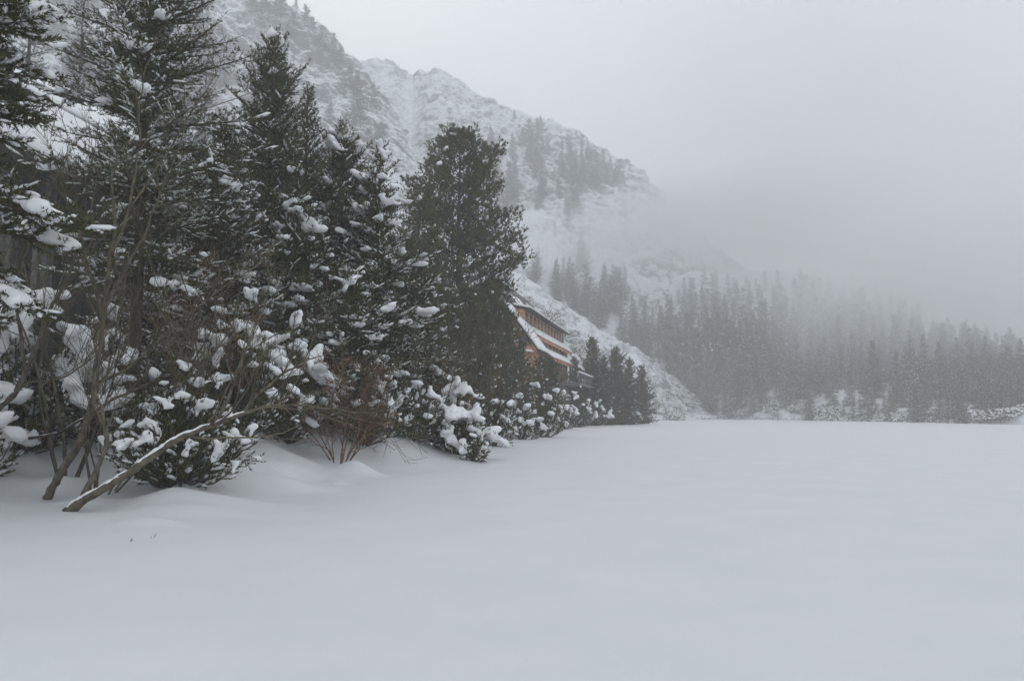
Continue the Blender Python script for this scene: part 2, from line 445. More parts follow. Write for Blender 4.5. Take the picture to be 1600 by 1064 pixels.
def lumps(T, P, D, L, W, H, mi=0, rs=None, jit=0.12):
    """rounded pillows of snow: centre, direction, length, half width, half height"""
    P, D = np.asarray(P, float), unit(np.asarray(D, float))
    L, W, H = [np.broadcast_to(np.asarray(a, float), (len(P),)) for a in (L, W, H)]
    u = unit(np.cross(np.array([0, 0, 1.0]), D) + 1e-6)
    w = np.cross(D, u)
    q = _LV[None].repeat(len(P), 0)
    if rs is not None:
        q = q * (1 + rs.normal(size=(len(P), len(_LV), 1)) * jit)
    V = P[:, None] + D[:, None] * (q[..., 0] * L[:, None])[..., None] + u[:, None] * (q[..., 1] * W[:, None])[..., None] + w[:, None] * (q[..., 2] * H[:, None])[..., None]
    F = (_LF[None] + (np.arange(len(P)) * len(_LV))[:, None, None]).reshape(-1, 3)
    T.add(V.reshape(-1, 3), F, mi)
def tubes(T, lines, sides=5, mi=0):
    """lines: list of (points Kx3, radii K)"""
    by = {}
    for p, r in lines:
        by.setdefault(len(p), []).append((p, r))
    for k, ls in by.items():
        P = np.array([l[0] for l in ls], float); Rr = np.array([l[1] for l in ls], float)
        D = unit(np.gradient(P, axis=1))
        u = unit(np.cross(D, np.array([0.25, 0.93, 0.27])))       # one fixed reference, so tubes never twist
        v = np.cross(D, u)
        a = np.linspace(0, 2 * math.pi, sides, endpoint=False)
        ring = P[:, :, None] + (u[:, :, None] * np.cos(a)[:, None] + v[:, :, None] * np.sin(a)[:, None]) * Rr[:, :, None, None]
        m = len(ls)
        base = (np.arange(m) * k * sides)[:, None, None] + (np.arange(k - 1) * sides)[None, :, None]
        i = np.arange(sides); j = (i + 1) % sides
        A, B = base + i, base + j
        Fs = np.concatenate([np.stack([A, B, B + sides], -1).reshape(-1, 3), np.stack([A, B + sides, A + sides], -1).reshape(-1, 3)])
        T.add(ring.reshape(-1, 3), Fs, mi)
def catmull(P, n):
    P = np.asarray(P, float)
    Q = np.vstack([2 * P[0] - P[1], P, 2 * P[-1] - P[-2]])
    out = []
    for s in np.linspace(0, len(P) - 1 - 1e-6, n):
        i = int(s); t = s - i
        a, b, c, d = Q[i:i + 4]
        out.append(0.5 * (2 * b + (c - a) * t + (2 * a - 5 * b + 4 * c - d) * t * t + (3 * b - a - 3 * c + d) * t ** 3))
    return np.array(out)
def soft(o, voxel, amp=0.045, size=0.2):
    m = o.modifiers.new('merge', 'REMESH'); m.mode = 'VOXEL'; m.voxel_size = voxel; m.use_smooth_shade = True
    s = o.modifiers.new('settle', 'SMOOTH'); s.iterations = 8; s.factor = 0.5
    if amp:
        tx = bpy.data.textures.new('snow_lumps', 'CLOUDS'); tx.noise_scale = size
        d = o.modifiers.new('lumps', 'DISPLACE'); d.texture = tx; d.strength = amp; d.texture_coords = 'LOCAL'
    return o

def conifer_twigs(rs, H, Rad, base=0.08, dz=0.42, nb=6, sp=0.14, sub=0.16, up=(10, 45), droop=0.25, prof=0.85, tmax=0.7, tk=0.45, tilt=0.0, irr=0.2, bare=0.15):
    """branches and twigs of a whorled conifer; returns limbs, twigs (x y z dx dy dz length level)"""
    limbs, tw = [], []
    z = base * H
    lean = np.array([rs.normal() * tilt, rs.normal() * tilt, 0])
    while z < H - 0.25:
        rel = (z - base * H) / (H * (1 - base))
        Lw = Rad * (1 - rel) ** prof * (0.75 + 0.25 * min(1, rel * 6)) + 0.12
        n = max(3, int(round(nb * (1 - 0.4 * rel))))
        a0 = rs.random() * 6.28
        for b in range(n):
            az_ = a0 + b * 6.283 / n + rs.normal() * 0.25
            Lb = Lw * max(0.35, 1 + rs.normal() * irr)
            e0 = math.radians(up[0] + (up[1] - up[0]) * rel + rs.normal() * 6)
            hd = np.array([math.cos(az_), math.sin(az_), 0])
            m = max(4, int(Lb / 0.3) + 2)
            f = np.linspace(0, 1, m)
            dzr = droop * Lb * (1 - rel)
            pts = np.array([0, 0, z + rs.normal() * dz * 0.25]) + lean * z / H + hd * (f * Lb * math.cos(e0))[:, None]
            pts[:, 2] += f * Lb * math.sin(e0) - dzr * f ** 1.5 + 0.35 * dzr * f ** 4
            limbs.append((pts, np.linspace(0.012 + 0.012 * Lb, 0.005, m)))
            cum = f * Lb
            s = max(0.12, bare * Lb)
            while s < Lb:
                p = np.array([np.interp(s, cum, pts[:, c]) for c in range(3)])
                i = min(m - 2, int(s / Lb * (m - 1)))
                d = unit(pts[i + 1] - pts[i])
                side = unit(np.cross(d, [0, 0, 1.0]))
                for sg in (-1, 1):
                    an = math.radians(rs.uniform(38, 62))
                    dd = unit(d * math.cos(an) + side * sg * math.sin(an) + np.array([0, 0, rs.normal() * 0.3 + 0.1 + 0.3 * rel]))
                    l2 = min(tmax, (0.10 + tk * (Lb - s)) * rs.uniform(0.6, 1.15))
                    tw.append((*p, *dd, l2, 1))
                    if sub and l2 > 0.26:
                        q = 0.12
                        while q < l2 - 0.05:
                            sd = unit(np.cross(dd, [0, 0, 1.0])) * (1 if rs.random() < 0.5 else -1)
                            d3 = unit(dd * 0.75 + sd * 0.62 + np.array([0, 0, rs.normal() * 0.35 + 0.15]))
                            tw.append((*(p + dd * q), *d3, rs.uniform(0.09, 0.2) * (0.6 + l2), 2))
                            q += sub * rs.uniform(0.7, 1.3)
                s += sp * rs.uniform(0.75, 1.25)
            d = unit(pts[-1] - pts[-2] + np.array([0, 0, 0.06]))
            tw.append((*pts[-2], *d, min(0.5, 0.22 + 0.1 * Lb), 1))
        z += dz * rs.uniform(0.8, 1.2) * (1 - 0.45 * rel)
    top = np.array([0, 0, H - 0.5]) + lean
    tw.append((*top, *unit(np.array([rs.normal() * 0.05, rs.normal() * 0.05, 1.0])), 0.5, 1))
    for b in range(5):
        a = b * 1.257 + rs.random()
        tw.append((*(top + [0, 0, rs.uniform(-0.1, 0.2)]), *unit(np.array([math.cos(a), math.sin(a), 1.3])), 0.3, 1))
    trunk = (np.array([[0, 0, -0.4]] + [lean * k + np.array([0, 0, H * k]) for k in (0.1, 0.35, 0.7, 0.97)]), np.array([1.25, 1, 0.75, 0.4, 0.08]) * (0.0095 * H + 0.02))
    return limbs, np.array(tw), trunk

def snow_strips(T, tw, rs, p, w=0.035, lmax=0.5, mi=0):
    """snow lying along the upper side of flat twigs"""
    pz = p * (0.15 + 1.35 * sstep(-0.25, 0.4, fbm(tw[:, :3] / 0.9 + 3.1, 2, 5)))         # snow lies in patches, not evenly
    k = (rs.random(len(tw)) < np.where(tw[:, 7] > 1, pz * 0.6, pz)) & (np.abs(tw[:, 5]) < 0.62)
    s = tw[k]
    if not len(s): return
    L = np.minimum(s[:, 6] * rs.uniform(0.5, 0.95, len(s)), lmax)
    ww = w * rs.uniform(0.6, 1.5, len(s)) * (0.7 + 0.8 * L)
    P = s[:, :3] + s[:, 3:6] * (s[:, 6] * rs.uniform(0.4, 0.62, len(s)))[:, None] + np.array([0, 0, 1]) * (0.012 + ww * 0.45)[:, None]
    lumps(T, P, s[:, 3:6], L, ww, ww * rs.uniform(0.55, 0.95, len(s)), mi, rs)
def snow_pads(T, limbs, rs, p, size=(0.1, 0.22), inner=0.35):
    """heaped pillows on the outer half of branches, fingers hanging over the tips"""
    for pts, r in limbs:
        L = np.linalg.norm(pts[-1] - pts[0])
        if rs.random() > p or L < 0.35: continue
        d = unit(pts[-1] - pts[-2]); side = unit(np.cross(d, [0, 0, 1.0]))
        f0 = rs.uniform(inner, 0.85)
        c = pts[0] + (pts[-1] - pts[0]) * f0; c = np.array([np.interp(f0, np.linspace(0, 1, len(pts)), pts[:, k]) for k in range(3)])
        s = rs.uniform(*size) * (0.6 + 0.35 * min(L, 2))
        n = rs.integers(2, 6)
        P, D, LL, WW, HH = [], [], [], [], []
        for i in range(n):
            a = rs.normal() * 0.55
            dd = unit(d * math.cos(a) + side * math.sin(a) + np.array([0, 0, -0.12 - 0.3 * rs.random()]))
            P.append(c + dd * s * rs.uniform(0.2, 1.2) + side * rs.normal() * s * 0.5 + np.array([0, 0, 0.03 + s * 0.3]))
            D.append(dd); LL.append(s * rs.uniform(1.6, 3.0)); WW.append(s * rs.uniform(0.42, 0.75)); HH.append(s * rs.uniform(0.38, 0.62))
        lumps(T, P, D, LL, WW, HH, 0, rs, 0.08)

def near_conifer(name, x, y, H, Rad, seed, label, group=None, mats='needle', dens=70, nl=0.06, nw=0.013, strip=0.35, pad=0.25, pads=(0.09, 0.2), rot=0, strip_w=0.03, voxel=0.028, cat='tree', zoff=0, **kw):
    rs = np.random.default_rng(seed)
    limbs, tw, trunk = conifer_twigs(rs, H, Rad, **kw)
    root = link(name, None, None, (x, y, gz(x, y) + zoff))
    tag(root, label, cat, group)
    T = Tri(); tubes(T, [trunk], 8); tubes(T, limbs, 3)
    link('trunk', T.mesh('trunk', [M['bark']], True), root)
    T = Tri(); brush(T, tw, dens, nl, nw, rs)
    link('crown', T.mesh('crown', [M[mats]]), root)
    T = Tri(); snow_strips(T, tw, rs, strip, strip_w)
    if T.n: link('snow_dusting', T.mesh('snow_dusting', [M['treesnow']], True), root)['kind'] = 'stuff'
    T = Tri(); snow_pads(T, limbs, rs, pad, pads)
    if T.n:
        o = link('snow_load', T.mesh('snow_load', [M['treesnow']], True), root); soft(o, voxel); o['kind'] = 'stuff'
    root.rotation_euler.z = rot
    return root

def bush(name, x, y, Rad, H, seed, label, n=26, mats='pine', dens=90, nl=0.075, nw=0.02, lump=(0.12, 0.24), lp=0.6, strip=0.55, group=None, voxel=0.05, lean=(0, 0), arc=0.5, zoff=0.0):
    """dwarf pine: arching stems from one root, brushes toward the tips, heavy pillows of snow on them"""
    rs = np.random.default_rng(seed)
    root = link(name, None, None, (x, y, gz(x, y) + zoff)); tag(root, label, 'bush', group)
    limbs, tw = [], []
    T = Tri()
    for i in range(n):
        a = i * 2.39996 + rs.normal() * 0.2
        q = ((i + 0.5) / n) ** 0.5                       # 0 centre .. 1 rim
        reach = Rad * q * rs.uniform(0.75, 1.1)
        top = H * (1 - 0.75 * q ** 1.6) * rs.uniform(0.75, 1.1)
        hd = np.array([math.cos(a), math.sin(a), 0])
        f = np.linspace(0, 1, 8)
        pts = hd * (reach * (f ** 0.8))[:, None] + np.array([lean[0], lean[1], 0]) * (f ** 1.5)[:, None]
        pts[:, 2] = top * (arc * f + (1 - arc) * f ** 2) - 0.1
        pts += np.cumsum(rs.normal(size=(8, 3)) * 0.025, 0)
        L = np.linalg.norm(pts[-1] - pts[0])
        limbs.append((pts, np.linspace(0.02, 0.007, 8)))
        s = 0.35
        while s < 1.0:
            p = np.array([np.interp(s, f, pts[:, c]) for c in range(3)])
            k = min(6, int(s * 7)); d = unit(pts[k + 1] - pts[k])
            u, v = perp(d)
            for b in range(2):
                ph = rs.random() * 6.28
                dd = unit(d * 0.75 + (u * math.cos(ph) + v * math.sin(ph)) * 0.7 + np.array([0, 0, 0.25]))
                l2 = rs.uniform(0.14, 0.34) * (0.7 + 0.4 * s)
                tw.append((*p, *dd, l2, 1))
                if rs.random() < 0.8:
                    d3 = unit(dd + rs.normal(size=3) * 0.5 + np.array([0, 0, 0.3]))
                    tw.append((*(p + dd * l2 * 0.5), *d3, l2 * 0.7, 2))
            s += 0.14 / max(L, 0.4) * rs.uniform(0.8, 1.2)
        d = unit(pts[-1] - pts[-2])
        tw.append((*pts[-1], *d, 0.16, 1))
        if rs.random() < lp:
            r = rs.uniform(*lump)
            P, D, LL, WW, HH = [], [], [], [], []
            for b in range(rs.integers(2, 5)):
                dd = unit(hd * 0.8 + rs.normal(size=3) * 0.45 + np.array([0, 0, -0.3 * q]))
                P.append(pts[-1] + dd * r * 0.55 * b * 0.6 + np.array([0, 0, 0.02 + r * 0.35]) + rs.normal(size=3) * r * 0.25)
                D.append(dd); LL.append(r * rs.uniform(1.3, 2.8)); WW.append(r * rs.uniform(0.4, 0.85)); HH.append(r * rs.uniform(0.38, 0.62))
            lumps(T, P, D, LL, WW, HH, 0, rs, 0.06)
    tw = np.array(tw)
    W_ = Tri(); tubes(W_, limbs, 5)
    link('stems', W_.mesh('stems', [M['bark']], True), root)['kind'] = 'stuff'
    B = Tri(); brush(B, tw, dens, nl, nw, rs)
    link('needles', B.mesh('needles', [M[mats]]), root)
    if T.n:
        o = link('snow_load', T.mesh('snow_load', [M['treesnow']], True), root); soft(o, voxel); o['kind'] = 'stuff'
    D = Tri(); snow_strips(D, tw, rs, strip, 0.045)
    if D.n: link('snow_dusting', D.mesh('snow_dusting', [M['treesnow']], True), root)['kind'] = 'stuff'
    return root

def grow(rs, p, d, L, r, lines, level, maxlev, kids=(4, 7), wander=0.12, up=0.08, spread=(25, 50), shrink=0.55):
    """one bare stem and, recursively, its side shoots"""
    m = 7 if level < 2 else 4
    pts = [p]
    dd = d.copy()
    for i in range(m - 1):
        dd = unit(dd + rs.normal(size=3) * wander + np.array([0, 0, up]))
        pts.append(pts[-1] + dd * L / (m - 1))
    pts = np.array(pts)
    lines.append((level, pts, np.linspace(r, r * (0.35 if level < maxlev else 0.3), m)))
    if level >= maxlev: return
    for k in range(rs.integers(*kids)):
        f = rs.uniform(0.25, 0.95)
        q = np.array([np.interp(f, np.linspace(0, 1, m), pts[:, c]) for c in range(3)])
        i = min(m - 2, int(f * (m - 1)))
        d0 = unit(pts[i + 1] - pts[i])
        u, v = perp(d0)
        ph = rs.random() * 6.28; an = math.radians(rs.uniform(*spread))
        d1 = unit(d0 * math.cos(an) + (u * math.cos(ph) + v * math.sin(ph)) * math.sin(an))
        grow(rs, q, d1, L * shrink * rs.uniform(0.6, 1.15) * (1.15 - 0.5 * f), max(0.0028, r * 0.5 * (1.1 - 0.5 * f)), lines, level + 1, maxlev, kids, wander, up, spread, shrink)

def shrub(name, x, y, seed, label, n=8, L=(2, 3), r=0.02, lean=(0, 0), fan=0.5, mats=('stem', 'twig'), maxlev=3, group=None, kids=(4, 7), stems=None, snow=0.0, rmin=0.003, zoff=0.0, up=0.08, shrink=0.55, wander=0.12):
    """leafless shrub; stems: optional list of (points, r0, r1) traced by hand relative to the root"""
    rs = np.random.default_rng(seed)
    root = link(name, None, None, (x, y, gz(x, y) + zoff)); tag(root, label, 'shrub', group)
    lines = []
    for i in range(n):
        a = i * 2.4 + rs.normal() * 0.4
        d = unit(np.array([math.cos(a) * fan + lean[0], math.sin(a) * fan + lean[1], 1.0]))
        grow(rs, np.array([math.cos(a) * 0.12, math.sin(a) * 0.12, -0.15]), d, rs.uniform(*L), r * rs.uniform(0.7, 1.15), lines, 0, maxlev, kids, wander, up, shrink=shrink)
    T0, T1, TS = Tri(), Tri(), Tri()
    hand = []
    for st in stems or []:
        pts, r0, r1 = st[:3]
        k = max(12, len(pts) * 5)
        c = catmull(pts, k)
        w_ = np.linspace(0, 1, k)[:, None] ** 0.5
        c = c + np.column_stack([fbm(c * 2.6 + 9 * a_, 2, 40 + a_) for a_ in range(3)]) * 0.055 * w_ * np.array([1, 1, 0.8])
        c[1:-1] += rs.normal(size=(k - 2, 3)) * r0 * 0.1
        rr = np.linspace(r0, r1, k) * (1 + rs.normal(size=k) * 0.07)
        rr[0] *= 1.15
        hand.append((c, rr))
        if st[3] if len(st) > 3 else 0:
            D = unit(np.gradient(c, axis=0))
            ok = [i for i in range(1, k - 2) if abs(D[i][2]) < 0.82]
            ok = [i for i in ok if i < k * st[3] and fbm(c[i] * 2.3, 2, 3) > -0.35]
            if ok:
                seg = np.linalg.norm(np.gradient(c, axis=0), axis=1)
                P = np.array([c[i] + [0, 0, rr[i] * 0.85] for i in ok])
                lumps(TS, P, D[ok], seg[ok] * 2.6, rr[ok] * 0.85, rr[ok] * rs.uniform(0.5, 1.0, len(ok)), 0, rs, 0.15)
        for q in range(st[4] if len(st) > 4 else 5):
            f = rs.uniform(0.4, 0.98); i = min(k - 2, int(f * (k - 1)))
            u, v = perp(unit(c[i + 1] - c[i])); ph = rs.random() * 6.28
            d1 = unit(unit(c[i + 1] - c[i]) + (u * math.cos(ph) + v * math.sin(ph)) * 0.8 + np.array([0, 0, 0.25]))
            grow(rs, c[i], d1, rs.uniform(0.6, 1.7), max(0.009, rr[i] * 0.42), lines, 1, maxlev, kids, wander, up)
        d1 = unit(c[-1] - c[-2])
        grow(rs, c[-1], d1, rs.uniform(0.5, 0.9), r1, lines, 1, maxlev, kids, wander, up)
    for c, rr in hand + [(p, np.maximum(q, rmin)) for l, p, q in lines if l == 0]:
        T0 = Tri(); tubes(T0, [(c, rr)], 9 if len(c) > 7 else 6)
        link('stem', T0.mesh('stem', [M[mats[0]]], True), root)
    tubes(T1, [(p, np.maximum(q, rmin)) for l, p, q in lines if l == 1], 4)
    tubes(T1, [(p, np.maximum(q, rmin)) for l, p, q in lines if l >= 2], 3)
    if T1.n: link('twigs', T1.mesh('twigs', [M[mats[1]]], True), root)['kind'] = 'stuff'
    if snow:
        for l, p, q in lines:
            if l <= 2 and rs.random() < snow:
                i = rs.integers(1, len(p) - 1); D = unit(p[i + 1] - p[i]) if i + 1 < len(p) else unit(p[i] - p[i - 1])
                if abs(D[2]) < 0.8:
                    lumps(TS, [p[i] + [0, 0, 0.02]], [D], 0.2, 0.025 + q[i] * 0.5, 0.03, 0, rs)
    if TS.n:
        o = link('snow_strip', TS.mesh('snow_strip', [M['treesnow']], True), root); o['kind'] = 'stuff'
        if stems: soft(o, 0.013, 0.01, 0.1)
    return root

def far_mesh(name, seed, H, Rad, kind='spruce', coarse=1.0, snow=0.3, mats=('far', 'treesnow', 'bark')):
    """a whole distant conifer in one mesh: needles, snow, trunk"""
    rs = np.random.default_rng(seed)
    if kind == 'spruce':
        limbs, tw, trunk = conifer_twigs(rs, H, Rad, base=0.05, dz=0.75 * coarse, nb=7, sp=0.42 * coarse, sub=0, up=(-8, 30), droop=0.22, prof=0.9, tmax=1.0, tk=0.5, irr=0.25, tilt=0.15)
    else:
        limbs, tw, trunk = conifer_twigs(rs, H, Rad, base=0.1, dz=0.8 * coarse, nb=6, sp=0.4 * coarse, sub=0, up=(15, 55), droop=0.05, prof=0.5, tmax=0.9, tk=0.5, irr=0.35, tilt=0.4)
    tw[:, 6] *= 1.25
    T = Tri()
    brush(T, tw, 11 / coarse, 0.42 * coarse, 0.11 * coarse, rs, 0, (25, 75))
    if snow:
        k = rs.random(len(tw)) < snow
        s = tw[k]
        lumps(T, s[:, :3] + s[:, 3:6] * (s[:, 6] * 0.5)[:, None] + [0, 0, 0.1], s[:, 3:6], s[:, 6] * 0.9, 0.09 * coarse * rs.uniform(0.6, 1.5, len(s)), 0.08 * coarse, 1, rs)
    tubes(T, [trunk], 5, 2)
    return T.mesh(name, [M[m] for m in mats])

# ---------------------------------------------------------------- shore trees, nearest first
def P2(px, depth):
    p = at(px, 640, depth)
    return p[0], p[1]
def top_h(px, py, depth):
    x, y = P2(px, depth)
    return at(px, py, depth)[2] - gz(x, y)

# overhanging spruce at the left edge
x, y = P2(-168, 9.6)
near_conifer('spruce_tree', x, y, 8.8, 2.25, 101, 'dark spruce at the left edge whose snow heaped boughs hang into view', dens=100, nl=0.09, nw=0.02, strip=0.55, pad=1.0,
             pads=(0.1, 0.19), up=(-14, 25), droop=0.3, dz=0.42, sp=0.12, base=0.34, prof=0.5, voxel=0.04, tk=0.5, bare=0.1)
# spruce behind the bare alder
x, y = P2(205, 17.0)
near_conifer('spruce_tree', x, y, 11.8, 2.3, 102, 'tall dark spruce directly behind the bare alder, its top cut by the frame', dens=62, nl=0.085, nw=0.019, strip=0.5, pad=0.35,
             up=(2, 42), droop=0.12, dz=0.38, sp=0.15, base=0.24, prof=0.62, nb=7, irr=0.3, bare=0.08, voxel=0.04)
# frosted spruces behind, upper left
for k, (px, d, py, sd) in enumerate([(95, 44, -40, 1), (10, 47, -90, 2), (300, 60, 90, 3)]):
    x, y = P2(px, d)
    near_conifer('spruce_tree', x, y, top_h(px, py, d), 3.2, 110 + sd, ['frost grey spruce behind the dark cabin roof', 'pale frosted spruce furthest into the upper left corner', 'hazy frosted spruce between the two tallest dark trees'][k],
                 mats='frost', dens=22, nl=0.2, nw=0.06, strip=0.3, pad=0.1, up=(-10, 25), dz=0.6, sp=0.26, sub=0, tmax=0.9, strip_w=0.05, voxel=0.06)
# mid-shore row
ROW = [ # px, depth, top y, radius px, label, kwargs
    (408, 24, 52, 150, 'broad dark pine with a tapering top, tallest of the shore row', dict(strip=0.3, pad=0.2, up=(14, 60), prof=0.68)),
    (335, 20, 180, 135, 'snow dusted young spruce in front of the tallest shore pine', dict(strip=0.75, pad=0.5, mats='warm', up=(4, 48), prof=0.7)),
    (466, 25.5, 130, 80, 'slender dark leader beside the tallest shore pine', dict(strip=0.3, pad=0.08, up=(15, 55), base=0.2, prof=0.8)),
    (527, 25, 200, 128, 'pine with heavy white pads between the tallest pine and the stone pine', dict(strip=0.42, pad=0.62, pads=(0.12, 0.24), up=(10, 55), prof=0.6)),
    (585, 24, 230, 100, 'narrow spruce with finger like snow pads left of the stone pine', dict(strip=0.45, pad=0.75, pads=(0.12, 0.24), up=(4, 48), prof=0.72)),
    (640, 29, 370, 96, 'low dark spruce at the foot of the stone pine', dict(strip=0.35, pad=0.25, up=(2, 45), prof=0.6)),
    (455, 22, 300, 120, 'short snow clad pine under the slender leader', dict(strip=0.55, pad=0.7, pads=(0.12, 0.22), up=(5, 45), prof=0.6)),
    (255, 22, 200, 140, 'dark spruce half hidden behind bare stems', dict(strip=0.65, pad=0.6, up=(0, 40), prof=0.6, mats='warm')),
    (545, 21.5, 420, 92, 'low pine with dusted boughs behind the reddish shrub', dict(strip=0.5, pad=0.7, up=(5, 45), prof=0.55)),
]
for k, (px, d, py, rp, lab, kw) in enumerate(ROW):
    x, y = P2(px, d)
    a = dict(dens=34, nl=0.105, nw=0.034, droop=0.1, dz=0.36, sp=0.15, sub=0.19, base=0.04, irr=0.28, nb=7, bare=0.06, tk=0.5, voxel=0.06)
    a.update(kw)
    near_conifer('pine_tree' if k in (0, 2, 3, 6, 8) else 'spruce_tree', x, y, top_h(px, py, d), rp / F_PX * d, 130 + k, lab, **a)

# big stone pine: rounded crown of upturned tufts
def stone_pine(px, d, py, rp, seed, label, n_limb=60, dens=26, mats='pine', name='stone_pine', round_=0.55, snow=0.05, base=0.12, fill=9, nl=0.17, nw=0.055):
    rs = np.random.default_rng(seed)
    x, y = P2(px, d)
    H, Rad = top_h(px, py, d), rp / F_PX * d
    root = link(name, None, None, (x, y, gz(x, y))); tag(root, label, 'tree')
    limbs, tw = [], []
    for i in range(n_limb):
        rel = (i + rs.random()) / n_limb
        z = H * (base + (0.96 - base) * rel)
        Lb = Rad * (0.42 + 0.58 * min(1, rel * 3.2)) * (1 - rel ** 2.2) ** round_ * rs.uniform(0.68, 1.12) * (1 + 0.3 * float(fbm(np.array([math.cos(i * 2.39996) * 1.3 + seed, math.sin(i * 2.39996) * 1.3, z / 1.7]), 2, 6))) + 0.25
        a = i * 2.39996 + rs.normal() * 0.3
        hd = np.array([math.cos(a), math.sin(a), 0])
        f = np.linspace(0, 1, 7)
        e = rs.uniform(-0.05, 0.3) + 0.4 * rel
        pts = hd * (f * Lb)[:, None] + np.array([0, 0, z])
        pts[:, 2] += Lb * (e * f + 0.22 * f ** 2.5) - 0.4 * Lb * e
        limbs.append((pts, np.linspace(0.02 + 0.01 * Lb, 0.008, 7)))
        nq = int(6 + Lb * fill)
        for q in range(nq):
            s = rs.uniform(0.25, 1.0) ** 0.7
            p = np.array([np.interp(s, f, pts[:, c]) for c in range(3)])
            off = unit(rs.normal(size=3) * [1, 1, 0.75]) * rs.uniform(0.08, 0.42) * (0.55 + Lb * 0.3)
            c0 = p + off
            dd = unit(off * 0.8 + hd * 0.25 + np.array([0, 0, 0.55]))
            for b in range(3):
                d2 = unit(dd + rs.normal(size=3) * 0.55 + [0, 0, 0.15])
                tw.append((*(c0 - dd * 0.08 + rs.normal(size=3) * 0.09), *d2, rs.uniform(0.16, 0.3), 1))
    tw = np.array(tw)
    T = Tri(); tubes(T, [(np.array([[0, 0, -0.5], [0.05, 0, H * 0.3], [-0.05, 0.05, H * 0.65], [0, 0, H * 0.97]]), np.array([1.2, 0.9, 0.5, 0.1]) * 0.013 * H)], 8)
    tubes(T, limbs, 3)
    link('trunk', T.mesh('trunk', [M['bark']], True), root)
    T = Tri(); brush(T, tw, dens, nl, nw, rs, 0, (20, 70), 0.12)
    link('crown', T.mesh('crown', [M[mats]]), root)
    T = Tri(); snow_strips(T, tw, rs, snow, 0.07)
    k = rs.choice(len(tw), max(6, int(len(tw) * 0.004)), replace=False)
    lumps(T, tw[k, :3] + [0, 0, 0.15], tw[k, 3:6] * [1, 1, 0.2], 0.4, 0.15, 0.12, 0, rs)
    link('snow_dusting', T.mesh('snow_dusting', [M['treesnow']], True), root)['kind'] = 'stuff'
    return root
stone_pine(714, 45, 190, 104, 168, 'large rounded stone pine, nearly snowless, left of the chalet', n_limb=150, snow=0.03, dens=36, fill=11, round_=0.62, nw=0.065)
stone_pine(650, 41, 280, 50, 161, 'small bushy pine leaning on the left side of the stone pine', n_limb=64, snow=0.07, round_=0.6)
stone_pine(772, 52, 468, 44, 162, 'frost speckled low pine hiding the near end of the chalet', n_limb=84, snow=0.2, base=0.01, fill=13)
stone_pine(708, 38, 450, 80, 166, 'dark bushy pine under the large stone pine', n_limb=84, snow=0.1, base=0.01, fill=11)
stone_pine(808, 57, 548, 26, 164, 'small dark pine between the frost speckled pine and the chalet wing', n_limb=50, snow=0.15, base=0.01, fill=13)
stone_pine(852, 62, 560, 30, 163, 'low bushy pine in front of the chalet wing', n_limb=64, snow=0.15, base=0.01, fill=13)
for k, (px, d, py, rp, lab) in enumerate([(925, 92, 528, 36, 'pointed dark pine standing at the far corner of the chalet'), (963, 96, 545, 36, 'broad dark pine in the middle of the trio beyond the chalet'),
                                  (1003, 106, 572, 24, 'narrow dark spruce at the lake end of the trio beyond the chalet'), (898, 88, 560, 22, 'thin hazy pine close against the chalet gable'),
                                  (983, 100, 560, 24, 'short dark spruce tucked between the trio beyond the chalet'), (943, 93, 560, 26, 'low dark pine filling the gap inside the trio beyond the chalet')]):
    x, y = P2(px, d)
    near_conifer('pine_tree', x, y, top_h(px, py, d), rp / F_PX * d, 170 + k, lab, mats='pine', dens=14, nl=0.3, nw=0.1, strip=0.14, strip_w=0.06, pad=0.1, up=(12, 55), droop=0.05, dz=0.5, sp=0.3, sub=0.3,
                 base=0.01, prof=0.62, nb=7, irr=0.3, bare=0.05, tmax=0.9, voxel=0.1)

